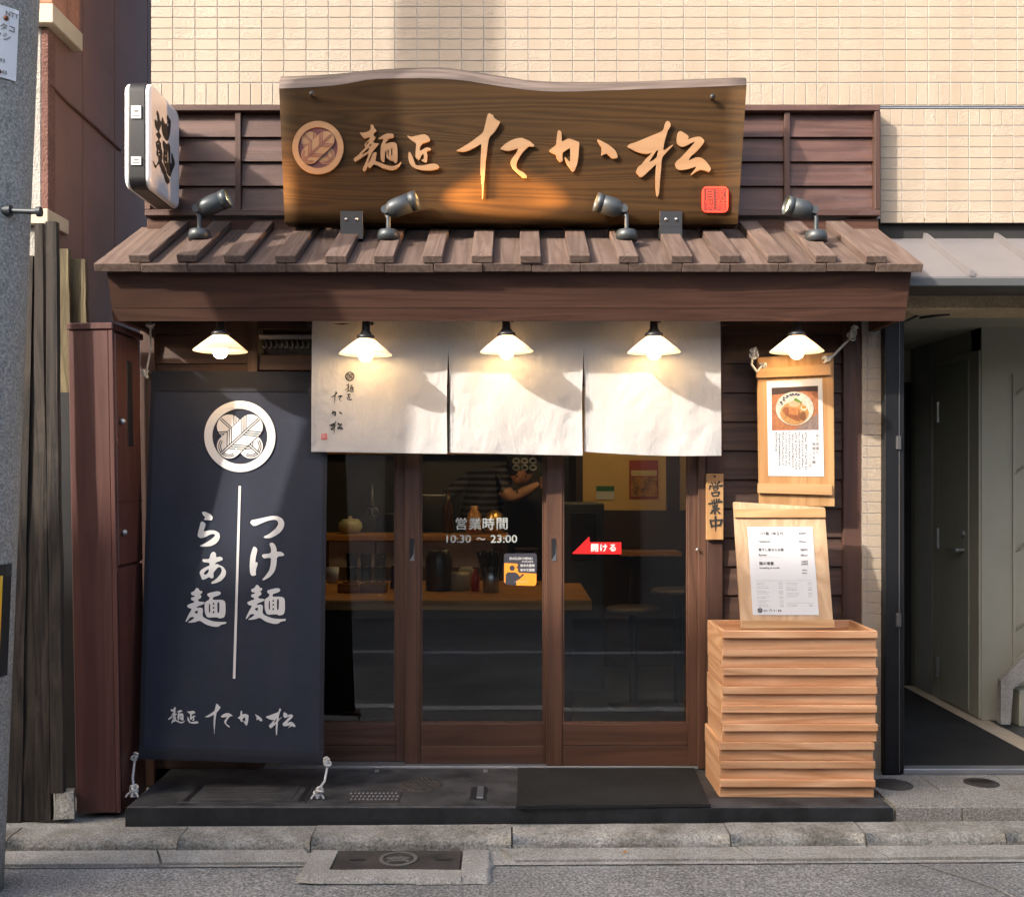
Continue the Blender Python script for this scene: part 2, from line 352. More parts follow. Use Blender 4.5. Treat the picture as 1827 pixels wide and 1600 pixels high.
M_stbr = speckle('brown_stucco', (.12, .06, .05), (.19, .10, .08), (.26, .15, .12), 160, .95, 1.0)
M_stbe = speckle('beige_stucco', (.42, .32, .20), (.60, .47, .31), (.70, .57, .40), 130, .95, .8)
M_trim = mat('cream_ledge', (.46, .38, .28), .7)
M_brick = mat('terracotta_brick', (.30, .13, .075), .8, var=.3, vs=9)
M_poleM = speckle('pole_concrete', (.16, .16, .15), (.30, .30, .285), (.50, .495, .47), 110, .9, .35, (.62, .62, .6), .7, 2.5)
M_green = mat('painted_entry_wall', (.33, .32, .25), .7, var=.06, vs=3)
M_grdoor = mat('painted_steel_door', (.27, .275, .215), .5, var=.05)
M_canopy = mat('grey_sheet_metal', (.165, .153, .152), .5, .2, var=.06, vs=5)
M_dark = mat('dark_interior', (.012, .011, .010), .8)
M_dgrey = mat('dark_grey_appliance', (.06, .06, .06), .4)
M_cream = mat('warm_plaster', (.55, .36, .14), .8, var=.05)
M_wains = mat('dark_wainscot', (.03, .014, .008), .5)
M_counter = wood('counter_wood', (.34, .15, .045), (.52, .26, .085), 'X', rough=.35, pv=.1, spec=.5)
M_plateW = mat('white_enamel_plate', (.72, .73, .73), .35, var=.03)
M_yellow = mat('yellow_guard_stripe', (.75, .42, .01), .5)
M_signw = mat('white_sign_plastic', (.80, .79, .77), .25, var=.02)
# ---------------------------------------------------------------- street
def gz(x): return .006 * x                                # the street climbs slightly to the right
def slab(name, mat, x0, x1, y0, y1, z, parent=None, seg=1, th=None):
    m = MB()
    if th: m.hexa([(x0,y0,z-th+gz(x0)),(x1,y0,z-th+gz(x1)),(x1,y0,z+gz(x1)),(x0,y0,z+gz(x0)),(x0,y1,z-th+gz(x0)),(x1,y1,z-th+gz(x1)),(x1,y1,z+gz(x1)),(x0,y1,z+gz(x0))])
    else: m.add([(x0,y0,z+gz(x0)),(x1,y0,z+gz(x1)),(x1,y1,z+gz(x1)),(x0,y1,z+gz(x0))], [(0,1,2,3)])
    return m.build(name, mat, parent) if parent else structure(name, m, mat)
slab('road', M_asph, -60, 60, -60, 40, 0.0)
slab('pavement', M_gut, -60, 60, -.615, 1.2, .062)
for i, y in enumerate((-1.73, -3.77)): slab('road_line', M_white, -30, 30, y - .06, y + .06, .004)
KY0, KY1 = -.745, -.60                                    # kerb stones
kr = tag(slab('kerb', M_conc, -60, 60, -.62, -.6155, .064), kind='structure')
xs = [-8.0, -5.6, -4.1, -2.55, -1.945, -1.285, -.775, -.0, .84, 1.36, 1.9, 2.45, 3.6, 5.0, 8.0]
rr = random.Random(3)
for a, b in zip(xs, xs[1:]):
    g = .0015 + rr.random() * .002; dz = (rr.random() - .5) * .006; x0, x1 = a + g, b - g; t = .068 + dz
    pr = [(KY1, 0), (KY1, t), (KY0 + .060, t - .001), (KY0 + .026, t - .003), (KY0 + .016, t - .008), (KY0 + .008, t - .018), (KY0 + .004, t - .032), (KY0, 0)]
    nx = 8; m = MB()
    for i in range(nx + 1):
        x = x0 + (x1 - x0) * i / nx
        for (y, z) in pr: m.v.append(Vector((x, y + (rr.random() - .5) * .002, z + gz(x) + ((rr.random() - .5) * .0016 if z > 0 else -.03))))
    n = len(pr)
    for i in range(nx):
        for k in range(n - 1): m.f.append((i*n+k, i*n+k+1, (i+1)*n+k+1, (i+1)*n+k)); m.sm.append(2 < k < 6)
    m.f += [tuple(range(n)), tuple(reversed([nx*n+k for k in range(n)]))]; m.sm += [False, False]
    m.build('kerb_stone', M_conc, kr)
gt = structure('gutter', MB().add([(-60,-.86,.005+gz(-60)),(60,-.86,.005+gz(60)),(60,-.74,.012+gz(60)),(-60,-.74,.012+gz(-60))], [(0,1,2,3)]), M_gut)
xs = [-8, -6.2, -4.4, -2.62, -1.36, -.79, -.04, .86, 1.36, 3.0, 4.6, 8]
for a, b in zip(xs, xs[1:]):
    g = .004; dz = rr.random() * .004; x0, x1 = a + g, b - g; y0 = -.855 + rr.random() * .02
    if a == -.79: continue
    MB().hexa([(x0+.05,y0,-.03),(x1+.05,y0,-.03),(x1+.05,y0,.014+dz+gz(x1)),(x0+.05,y0,.014+dz+gz(x0)),(x0,KY0-.001,-.03),(x1,KY0-.001,-.03),(x1,KY0-.001,.024+dz+gz(x1)),(x0,KY0-.001,.024+dz+gz(x0))]).build('gutter_slab', M_gut, gt)
# inspection cover set in the gutter
t = thing('inspection_cover', 'rusty rectangular iron drain cover with round emblem set in the gutter', 'drain cover', (-.42, -.85, .03))
cx0, cx1, cy0, cy1 = -.665, -.185, -.95, -.752
for (a, b, c, d) in ((-.77, cx0, -1.03, cy1), (cx1, -.075, -1.03, cy1), (cx0 - .003, cx1 + .003, -1.03, cy0)):
    m = MB(); n = 10                                       # roughly trowelled concrete collar with an uneven edge
    for i in range(n + 1):
        for j in range(n + 1):
            x = a + (b - a) * i / n; y = c + (d - c) * j / n
            q = Vector((x * 9, y * 9, 0)); e = noise.noise(q * 2) * .012
            if i == 0 and a < -.7: x += e * 2
            if i == n and b > -.1: x += e * 2
            if j == 0: y += e
            m.v.append(Vector((x, y, .022 + noise.noise(q) * .003 - (.02 if (j == 0 or (i == 0 and a < -.7) or (i == n and b > -.1)) else 0))))
    for j in range(n):
        for i in range(n): a0 = i*(n+1)+j; m.f.append((a0, a0+n+1, a0+n+2, a0+1)); m.sm.append(True)
    m.build('concrete_collar', M_gut, t)
part('cover_plate', M_iron, t, (cx0 + .006, cy0 + .004, -.01), (cx1 - .006, cy1 - .004, .021), .003)
ring = lambda r0, r1, n=40: [[(r0 * math.cos(2*math.pi*k/n), r0 * math.sin(2*math.pi*k/n)) for k in range(n)], [(r1 * math.cos(2*math.pi*k/n), r1 * math.sin(2*math.pi*k/n)) for k in range(n)]]
FC = Matrix.Translation((-.425, -.845, .0215))
em = curve_mb(ring(.072, .058), .0015).xf(FC).build('emblem_ring', M_worn, t)
for dx, dy, l, a in ((-.02, .012, .05, .5), (.018, .014, .05, -.4), (0, -.018, .06, .1), (-.028, -.016, .04, 1.1), (.03, -.014, .04, -1.0), (0, .004, .03, .2)):
    MB().box((-l/2, -.006, 0), (l/2, .006, .003)).xf(FC @ Matrix.Translation((dx, dy, 0)) @ Matrix.Rotation(a, 4, 'Z')).build('emblem_bar', M_worn, t)
for dx in (-.15, .17): MB().box((-.03, -.008, 0), (.03, .008, .002)).xf(FC @ Matrix.Translation((dx, -.005, -.0005))).build('lifting_slot', M_black, t)

# black painted step in front of the shop
SZ = .132
st = structure('entrance_step', MB().box((X(225,4.12), -.58, .03), (X(1592,4.12), .20, SZ), ch=.006), M_step)
part('riser_face', M_riser, st, (X(225,4.12) - .002, -.5835, .045), (X(1592,4.12) + .002, -.5795, SZ - .004), .0)
def on_step(px, py): D = F * (CZ - SZ) / (py - HY); return Vector((X(px, D), D - CD, SZ))
def plate(name, mat, px0, px1, py0, py1, parent, h=.004):
    a = on_step((px0+px1)/2, py1); b = on_step((px0+px1)/2, py0); sc = (a.y + CD) / F; hw = (px1 - px0) / 2 * sc
    return part(name, mat, parent, (a.x - hw, a.y, SZ - .005), (a.x + hw, b.y, SZ + h), .001)
pl = plate('hatch_frame', M_step, 315, 545, 1399, 1432, st, .003); plate('hatch_lid', M_step, 340, 520, 1403, 1428, st, .006)
for k in range(3): plate('hatch_groove', M_black, 325 + k*4, 328 + k*4, 1401, 1431, st, .0045); plate('hatch_groove', M_black, 530 + k*4, 533 + k*4, 1401, 1431, st, .0045)
for k in range(5): plate('lid_rib', M_iron, 365, 500, 1406 + k*4.4, 1407.6 + k*4.4, st, .0075)
g = plate('drain_grate', M_iron, 620, 712, 1413, 1431, st, .004)
for k in range(12):
    for j in range(3): plate('grate_stud', M_steel, 624 + k*7.3 + (j % 2)*3, 628 + k*7.3 + (j % 2)*3, 1415 + j*5.2, 1417.4 + j*5.2, st, .0055)
c = on_step(752, 1401)
rg = MB().lathe([(.0001, .004), (.088, .004), (.092, .001)], 32, Matrix.Translation(c)).build('round_drain_cover', M_iron, st)
for i in range(9):
    for j in range(9):
        x = (i - 4) * .019 + (j % 2) * .009; y = (j - 4) * .019
        if x*x + y*y < .0070: MB().lathe([(.0001, .0075), (.005, .0075), (.007, .003)], 6, Matrix.Translation(c + Vector((x, y, .001)))).build('cover_stud', M_iron, st)
plate('floor_bolt_plate', M_black, 838, 868, 1404, 1427, st, .003); plate('floor_bolt', M_steel, 850, 862, 1405, 1425, st, .008)
for px in (672, 866): plate('door_guide', M_steel, px - 4, px + 4, 1373, 1377, st, .006)
a = on_step(920, 1440); 
m = MB(); q = [on_step(922, 1441), on_step(1266, 1438), on_step(1238, 1373), on_step(924, 1373)]
dm = m.hexa([q[0], q[1], q[1] + Vector((0,0,.009)), q[0] + Vector((0,0,.009)), q[3], q[2], q[2] + Vector((0,0,.009)), q[3] + Vector((0,0,.009))]).build('door_mat', M_mat)
tag(dm, 'black rubber door mat lying on the step before the sliding doors', 'door mat')
mm = MB()
for (u, v) in ((q[0], q[1]),): mm.hexa([u + Vector((-.004,-.006,0)), v + Vector((.004,-.006,0)), v + Vector((.004,-.006,.011)), u + Vector((-.004,-.006,.011)), u + Vector((-.004,.006,0)), v + Vector((.004,.006,0)), v + Vector((.004,.006,.011)), u + Vector((-.004,.006,.011))])
mm.build('mat_edge', M_black, dm)

# ---------------------------------------------------------------- tiled apartment building
TD = 4.72; TY = TD - CD; TX0 = X(270, TD); GX = .1016; GZ = .0496
ab = thing('apartment_building', 'beige split face tiled apartment building above and behind the shopfront', 'building', (0, .3, 0))
J = Z(190, TD)                                            # expansion joint
m = MB().box((TX0 + .002, TY + .0005, 2.63), (7, 2.2, J - .012)).box((TX0 + .002, TY + .0005, J + .002), (7, 2.2, 6.6)).box((TX0 + .004, TY + .016, J - .014), (6.99, 2.19, J + .004))
m.build('wall', M_grout, ab)
part('joint_flashing', M_alu, ab, (X(1566, TD), TY - .004, J - .010), (7, TY + .02, J - .004), .001)
tm = {}
def tile(w_, h_, key):
    if key not in tm: tm[key] = MB().box((0, -.002, 0), (w_, .006, h_), ch=.0012).mesh('tile', M_tile)
    return tm[key]
def blocked(x, z):                                        # behind the sign board or the wooden panel
    px = CX + x * F / TD; py = HY - (z - CZ) * F / TD
    return (512 < px < 1318 and 168 < py < 400) or (275 < px < 1556 and 205 < py < 400)
cand = []; stuff = MB()
def put(x, z, w_, h_):
    px = CX + (x + w_/2) * F / TD; py = HY - (z + h_/2 - CZ) * F / TD
    vis = px < 1860 and py > -20 and not blocked(x + w_/2, z + h_/2)
    if vis and w_ > .08: cand.append((x, z, w_, h_))
    elif not blocked(x + w_/2, z + h_/2): stuff.box((x, TY - .002, z), (x + w_, TY + .008, z + h_), ch=.0012)
z = J + .006
for i in range(170): put(TX0 + i * GX / 2, z, GX/2 - .0035, .098)
z += .1028
r_ = 0
while z < 6.5:
    for i in range(84): put(TX0 + i * GX, z, GX - .0035, GZ - .0035)
    z += GZ
z = J - .012 - .075
for i in range(52): put(X(1566, TD) + .012 + i * GX / 2, z, GX/2 - .0035, .073)
while z - GZ > 2.60:
    z -= GZ
    for i in range(52): put(X(1566, TD) + .012 + i * GX, z, GX - .0035, GZ - .0035)
for k, (x, z, w_, h_) in enumerate(cand):
    if k < 300:
        o = bpy.data.objects.new('tile', tile(w_, h_, (round(w_, 4), round(h_, 4)))); o.parent = ab
        o.location = W[ab].inverted() @ Vector((x, TY, z)); COL.objects.link(o)
    else: stuff.box((x, TY - .002, z), (x + w_, TY + .008, z + h_), ch=.0012)
so_ = stuff.build('small_wall_tiles', M_tile, ab); so_['kind'] = 'stuff'
# tiled pillar between shop and entry
PD = 4.62; PY = PD - CD; px0 = X(1538, PD); px1 = X(1574, PD)
tp = thing('tiled_pillar', 'narrow beige tiled pillar between the shop siding and the black door frame', 'pillar', (px0, PY, .13))
part('core', M_grout, tp, (px0, PY + .0005, .1), (px1, PY + .3, 2.42), .0)
xm = X(1548, PD); tmp = MB().box((0, -.002, 0), (xm - px0 - .003, .008, .0465), ch=.001).mesh('tile', M_tile); tmq = MB().box((0, -.002, 0), (px1 - xm - .002, .008, .0465), ch=.001).mesh('tile', M_tile)
for k in range(39):
    for me, x in ((tmp, px0), (tmq, xm)):
        o = bpy.data.objects.new('tile', me); o.parent = tp; o.location = W[tp].inverted() @ Vector((x, PY, .136 + k * .05)); COL.objects.link(o)

# ---------------------------------------------------------------- entry to the apartments on the right
en = thing('apartment_entry', 'dim apartment entry with grey green walls right of the shop', 'entryway', (2.6, .5, .13))
EX = 2.52; EY = 5.54 - CD
m = MB().box((px1, -.02, -.2), (7, 2.1, .138)); m.build('floor', M_dgrey, en)
part('black_floor_mat', M_mat, en, (X(1612, 4.6), -.06, .138), (2.44, 1.75, .144), .001)
part('timber_edge_strip', M_trim, en, (2.445, -.06, .138), (2.56, 1.75, .1425), .001)
part('threshold', M_alu, en, (X(1606, 4.58), -.13, .10), (7, -.07, .155), .003)
part('side_wall', M_green, en, (EX, EY, .14), (EX + .15, 1.9, 2.26), .004)
part('stair_wall', M_green, en, (EX + .0, EY - .003, .14), (7, EY + .12, 2.26), .004)
part('back_wall', M_green, en, (px1, 1.82, .14), (EX + .01, 1.95, 2.26), 0)
part('dark_doorway_panel', M_dark, en, (X(1611, 6.5), 1.808, .145), (X(1638, 6.5), 1.823, Z(682, 6.5)), 0)  # near-black panel paints the darkness of the unlit doorway
part('left_wall', M_dgrey, en, (px1 + .004, .0, .14), (px1 + .03, 1.9, 2.26), 0)
part('ceiling', M_green, en, (px1 + .01, -.12, 2.25), (7, 1.95, 2.27), 0)
part('steel_jamb', M_steel, en, (EX - .012, 6.17 - CD, .145), (EX + .01, 6.42 - CD, 2.25), .002)
d = part('door_leaf', M_grdoor, en, (EX - .016, 5.66 - CD, .16), (EX + .01, 6.04 - CD, Z(655, 6.03)), .003)
part('door_frame', M_green, en, (EX - .010, 5.545 - CD, .15), (EX + .01, 6.10 - CD, Z(655, 6.03) + .04), .002)
for zz in (Z(735, 6.03), Z(960, 6.03), Z(1190, 6.03)): MB().cyl((EX - .024, 6.045 - CD, zz - .06), (EX - .024, 6.045 - CD, zz + .06), .012, n=10).build('hinge', M_steel, d)
hz = Z(980, 5.75); MB().cyl((EX, 5.72 - CD, hz), (EX - .06, 5.72 - CD, hz), .012, n=10).cyl((EX - .055, 5.71 - CD, hz), (EX - .055, 5.84 - CD, hz), .010, n=10).build('lever_handle', M_steel, d)
MB().cyl((EX, 5.72 - CD, hz + .09), (EX - .03, 5.72 - CD, hz + .09), .022, n=14).build('door_lock', M_steel, d)
jb = MB().box((X(1574.5, 4.6), -.13, .13), (X(1609, 4.6), -.03, 2.2), ch=.003).build('black_post', M_blackp, en)
part('post_seam', M_dgrey, en, (X(1599, 4.6), -.134, .14), (X(1600.5, 4.6), -.129, 2.2), 0)
for py in (1105, 790): part('post_hinge', M_dgrey, en, (X(1597, 4.58), -.142, Z(py + 12, 4.58)), (X(1605, 4.58), -.128, Z(py - 12, 4.58)), .002)
MB().tube([P(1612, 575, 4.6), P(1640, 562, 4.75), P(1696, 557, 4.7), P(1694, 561, 4.68), P(1640, 567, 4.72)], .006).build('door_closer_arm', M_black, en)
part('lintel', M_stbe, en, (px1 - .06, -.15, Z(552, 4.55)), (7, .1, Z(498, 4.55) + .04), .006)
cl_ = thing('ceiling_light', 'small flat ceiling light inside the apartment entry', 'lamp', (2.2, .04, 2.24))
part('housing', M_alu, cl_, (1.95, .0, 2.236), (2.45, .08, 2.249), .002); part('diffuser', emit('entry_lamp', (.92, 1.0, .80), 2.0), cl_, (1.96, .005, 2.229), (2.44, .075, 2.2355), .002)
stt = thing('staircase', 'white painted stair with grooved side wall at the right edge of the entry', 'stairs', (2.75, .55, .14))
for k in range(5): MB().box((2.66 + k*.24, 5.405 - CD, .14 + k*.19), (2.66 + (k+1)*.24 + .02, EY - .01, .14 + (k+1)*.19), ch=.004).build('step', M_green, stt)
sq_ = [P(x, y, 5.36) for x, y in ((1786, 1292), (1803, 1292), (1808, 1228), (2000, 1085), (2000, 1000), (1786, 1213))]; n_ = len(sq_)
MB().add(sq_ + [v + Vector((0, .04, 0)) for v in sq_], [tuple(range(n_)), tuple(reversed(range(n_, 2*n_)))] + [(i, (i+1) % n_, n_ + (i+1) % n_, n_ + i) for i in range(n_)]).build('stringer', M_stucco, stt)
for k in range(4): MB().tube([(2.69, EY - .006, .62 + k*.42), (3.6, EY - .006, 1.32 + k*.42)], .008, 6).build('wall_moulding', M_green, stt)
MB().box((2.685, EY - .013, .45), (2.70, EY - .002, 2.0)).build('wall_moulding', M_green, stt)
# metal canopy over the entry
cn = thing('metal_canopy', 'grey sheet metal canopy with raised seams over the apartment entry', 'canopy', (2.3, -.3, 2.3))
ca, cb = Vector((0, 4.26 - CD, Z(493, 4.26))), Vector((0, TD - CD + .02, Z(424, 4.72)))
cx0 = X(1570, 4.45); cx1 = 7
MB().hexa([(cx0,ca.y,ca.z-.015),(cx1,ca.y,ca.z-.015),(cx1,ca.y,ca.z),(cx0,ca.y,ca.z),(cx0,cb.y,cb.z-.015),(cx1,cb.y,cb.z-.015),(cx1,cb.y,cb.z),(cx0,cb.y,cb.z)]).build('sheet', M_canopy, cn)
part('edge_trim', M_dgrey, cn, (cx0, ca.y - .008, ca.z - .042), (cx1, ca.y + .02, ca.z - .008), .003)
for k in range(5):
    x = X(1654, TD) + k * .325
    MB().hexa([(x-.012,ca.y-.004,ca.z),(x+.012,ca.y-.004,ca.z),(x+.008,ca.y-.004,ca.z+.026),(x-.008,ca.y-.004,ca.z+.026),(x-.012,cb.y,cb.z),(x+.012,cb.y,cb.z),(x+.008,cb.y,cb.z+.026),(x-.008,cb.y,cb.z+.026)]).build('seam', M_canopy, cn)
part('soffit', M_dgrey, cn, (cx0, ca.y + .015, ca.z - .03), (cx1, -.14, ca.z - .02), 0)
part('gap_shade', M_dark, cn, (px1 - .1, TY + .03, 2.40), (7, TY + .06, 2.66), 0)  # dark sheet added to paint the shadow under the tiled wall
# paving of the entry forecourt
fp = structure('forecourt', MB().box((X(1592,4.14) + .004, -.555, .03), (7, -.135, .118)), M_conc)
fx = [X(1592,4.14) + .006, 1.80, 2.13, 2.46, 2.79, 3.12, 3.6, 4.2, 5]
for a, b in zip(fx, fx[1:]):
    for y0, y1 in ((-.558, -.345), (-.342, -.138)):
        part('paving_stone', M_gran, fp, (a + .002, y0, .10), (b - .002, y1, .130 + rr.random() * .002), .002)
    part('edge_stone', M_gran, fp, (a + .002, -.578, .04), (b - .002, -.560, .1285), .002)
for px, py, r in ((1592, 1399, .085), (1751, 1396, .072)):
    c = on_step(px, py); MB().lathe([(.0001, .004), (r - .008, .004), (r - .006, .0015), (r, .0015), (r, -.01)], 36, Matrix.Translation(c)).build('round_drain_cover', M_iron, fp)
    if r < .08:
        for k in range(8): MB().tube([c + Vector((-.045 + k*.0125, -.03, .005)), c + Vector((-.045 + k*.0125, .03, .005))], .003, 5).build('cover_slot', M_black, fp)

# ---------------------------------------------------------------- neighbour on the left
LD = 5.1; LX = X(85, LD); LY = LD - CD
nb = thing('brown_building', 'brown walled neighbouring building with pale stucco corner at the left edge', 'building', (-2.8, LY, .06))
m = MB().box((-8, LY + .012, .06), (LX - .010, 3.4, 7)); m.build('wall', M_brown, nb)
for a, b in ((.08, .42), (.425, .86), (.865, 1.4), (1.405, 3.0)): part('side_panel', M_brown, nb, (LX - .03, LY + a, .06), (LX, LY + b - .004, 7), .002)
zl, zu = Z(385, LD), Z(45, LD)
part('stucco_corner', M_stucco, nb, (-8, LY - .006, zl + .03), (LX - .03, LY + .02, zu - .015), .004)
part('stucco_return', M_stbr, nb, (LX - .029, LY - .006, zl + .03), (LX + .006, LY + .075, zu - .015), .003)
part('lower_stucco', M_stucco, nb, (-8, LY - .002, .06), (LX - .004, LY + .02, zl - .055), .004)
part('upper_ledge', M_trim, nb, (-8, LY - .05, zu - .01), (LX + .05, LY + .30, zu + .085), .004)
part('lower_ledge', M_trim, nb, (-8, LY - .04, zl - .05), (LX + .02, LY + .20, zl + .025), .004)
for k in range(7): 
    for j, (y0, y1) in enumerate(((-.035, .13), (.135, .285))): part('brick', M_brick, nb, (LX - .06, LY + y0, zu + .09 + k*.24), (LX + .04, LY + y1, zu + .325 + k*.24), .004)
    part('brick', M_brick, nb, (-4, LY - .033, zu + .09 + k*.24), (LX - .062, LY + .1, zu + .325 + k*.24), .004)
wp = lambda px, py: P(px, py, (LX + .006) * F / (px - CX))
MB().tube([wp(90, 150), wp(120, 182), wp(165, 222), wp(215, 268)], .008, 6).build('shadow_line', M_stbr, nb)  # brown tube added to draw the soft shadow of a cable on the wall
# weathered fence boards
fn = thing('board_fence', 'weathered dark plank fence leaning beside the utility pole', 'fence', (-1.95, -.53, .07))
for (a0, a1, yb, b0, b1, yt, D0, D1, mt_) in ((7,37,1466,34,58,456,4.17,4.21,M_fence),(37,64,1464,50,72,520,4.175,4.22,M_fence),(63,91,1464,61,75,398,4.16,4.21,M_fence),(90,112,1415,80,99,395,4.105,4.13,M_fence),(-30,8,1466,10,36,470,4.17,4.21,M_fence),
        (99,126,720,99,122,444,4.52,4.55,M_fence2),(126,156,720,123,152,462,4.55,4.58,M_fence2),(98,140,1430,98,140,700,4.50,4.50,M_black)):  # last one is no fence board: a black strip added for the shaded gap
    p = [P(a0,yb,D0),P(a1,yb,D0),P(b1,yt,D1),P(b0,yt,D1)]; o = Vector((0,.03,0))
    n = 10; m = MB()
    for i in range(n + 1):
        f = i / n; l = p[0].lerp(p[3], f); r = p[1].lerp(p[2], f); e = Vector((rr.uniform(-.0025,.0025), rr.uniform(-.002,.002), 0))
        for q_ in (l + e, r + e, r + e + o, l + e + o): m.v.append(q_)
    for i in range(n):
        for k in range(4): m.f.append((i*4+k, i*4+(k+1)%4, (i+1)*4+(k+1)%4, (i+1)*4+k)); m.sm.append(False)
    m.f += [(3,2,1,0), tuple(n*4+k for k in range(4))]; m.sm += [False, False]
    m.build('plank', mt_, fn)
bk = MB().hexa([P(95,1462,4.15),P(133,1460,4.15),P(131,1413,4.17),P(99,1416,4.17),P(99,1440,4.32),P(135,1440,4.32),P(134,1405,4.3),P(103,1407,4.3)]).build('concrete_block', M_conc)
tag(bk, 'small rough concrete block on the ground against the plank fence', 'block')
# meter cabinet
cb0 = thing('meter_cabinet', 'tall reddish brown meter cabinet with doors facing the banner', 'cabinet', P(175, 1450, 4.21), rot=Matrix.Rotation(R(-1.0), 3, 'Y').to_euler())
Mc = W[cb0]; cw, cdp, chh = .178, .30, 2.0
L = lambda a, b, nm, mt_, ch=.003, par=cb0: MB().box(a, b, Mc, ch).build(nm, mt_, par)
L((-cw/2, 0, 0), (cw/2 - .014, cdp, chh - .03), 'carcass', M_cab)
L((-cw/2 - .004, -.006, chh - .028), (cw/2 + .006, cdp + .05, chh), 'top_board', M_cab, .004)
L((cw/2 - .014, -.001, 0), (cw/2 + .004, .02, .985), 'corner_post', M_cab, .002)
d1 = L((cw/2 - .012, .022, 1.005), (cw/2 + .006, cdp - .004, chh - .036), 'upper_door', M_cab, .004)
d2 = L((cw/2 - .012, .0, .0), (cw/2 + .004, cdp - .004, .995), 'lower_door', M_cab, .003)
d0 = L((cw/2 - .014, -.001, .99), (cw/2 + .004, .02, chh - .03), 'corner_post', M_cab, .002)
L((cw/2 + .004, .14, 1.5), (cw/2 + .009, .20, 1.86), 'meter_window', M_black, .001, d1)
for zz in (1.60, 1.14): MB().sphere(Mc @ Vector((cw/2 + .016, .06, zz)), .014, 12, 8).build('knob', M_steel, d1)
L((cw/2 + .002, .0, 1.265), (cw/2 + .0075, cdp, 1.269), 'door_gap', M_black, 0, d1)

# utility pole
up_ = thing('utility_pole', 'leaning grey concrete utility pole with number plate at the left edge', 'utility pole', (-1.95, -1.1, 0))
pb, pt = Vector((-1.965, -1.1, 0)), Vector((-1.585, -1.1, 8.0)); m = MB()
pts = [pb.lerp(pt, i / 40) for i in range(41)]; m.tube(pts, [.172 - .05 * i / 40 for i in range(41)], 36); m.build('shaft', M_poleM, up_)
def on_pole(z, ang, r=.0):                                # point and outward direction on the shaft, ang 0 faces the camera, positive to the right
    f = z / 8; c = pb.lerp(pt, f); rad = .172 - .05 * f + r; d = Vector((math.sin(ang), -math.cos(ang), 0)); return c + d * rad, d
def wrap(name, mt_, z0, z1, a0, a1, r0, r1, par, n=14):
    m = MB(); m.grid(lambda u, v: on_pole(z0 + (z1 - z0) * v, a0 + (a1 - a0) * u, r1)[0], n, 8)
    k = len(m.v); m.grid(lambda u, v: on_pole(z0 + (z1 - z0) * v, a0 + (a1 - a0) * u, r0)[0], n, 8)
    m.f += [(0, n, k + n, k), (8*(n+1), 8*(n+1)+n, k+8*(n+1)+n, k+8*(n+1)), (n, 8*(n+1)+n, k+8*(n+1)+n, k+n), (0, 8*(n+1), k+8*(n+1), k)]; m.sm += [False]*4
    return m.build(name, mt_, par)
zp = lambda py: Z(py, 3.47)
pp = wrap('number_plate', M_plateW, zp(136), zp(8), -1.0, 1.05, .003, .006, up_)
def ptext(s_, h, py, ang, mt_):
    g = text_mb(s_, h, .02); z = zp(py)
    for v in g.v:
        q, d = on_pole(z + v.y, ang + v.x / .16, .0075); v.x, v.y, v.z = q
    g.build('plate_lettering', mt_, pp)
ptext('NTT', .022, 20, .90, M_inkg); ptext('タコ', .026, 45, .82, M_inkg); ptext('ヤクシ', .03, 62, .62, M_inkg); ptext('93', .018, 106, .74, M_inkg); ptext('043', .018, 126, .76, M_inkg)
for py in (29, 127): q, d = on_pole(zp(py), .78 - (.1 if py > 100 else 0), .006); MB().sphere(q, .009, 10, 6).build('plate_rivet', mat('rusty_rivet', (.10, .03, .01), .8), pp)
gb = wrap('guard_band', M_black, zp(1215), zp(1010), -1.4, 1.45, .004, .012, up_)
for a in (.98, .30, -.4): wrap('yellow_stripe', M_yellow, zp(1200), zp(1030), a, a + .22, .012, .0145, gb, 4)
q, d = on_pole(zp(370), 1.0); e = q + Vector((.115, -.01, -.006))
MB().cyl(q, e, .0095, n=10).cyl(e - Vector((.008, 0, 0)), e + Vector((.006, 0, 0)), .017, n=10).cyl(q - Vector((.01,0,0)), q + Vector((.014, 0, 0)), .020, n=8).build('step_bolt', M_gmet, up_)

# building across the street, seen only in the glass, wing lowered for more skylight
ob = thing('opposite_building', 'grey two storey building across the street mirrored dimly in the door glass', 'building', (0, -6.2, 0))
OY = -5.8; M_ow = mat('opposite_wall', (.42, .41, .39), .8); M_os = mat('opposite_shutter', (.07, .07, .07), .6)
part('wall', M_ow, ob, (-18, OY - 4, -.2), (-3.2, OY, 6.04), 0)
part('cornice', M_conc, ob, (-18.1, OY - 4, 6.04), (-3.1, OY + .15, 6.18), 0)
part('low_wing', M_ow, ob, (-3.199, OY - 4, -.2), (16, OY, 2.75), 0); part('low_wing_eaves', M_conc, ob, (-3.19, OY - 4.1, 2.75), (16.1, OY + .2, 2.86), 0)
for i in range(-6, 5):
    x = i * 3.2
    if x < -4:
        f = part('window', M_dark, ob, (x - .9, OY - .02, 3.4), (x + .9, OY + .02, 4.8), 0); part('window_frame', M_alu, f, (x - .03, OY, 3.4), (x + .03, OY + .04, 4.8), 0)
    part('shutter', M_os, ob, (x - 1.3, OY - .02, .15), (x + 1.3, OY + .03, 2.4), 0)

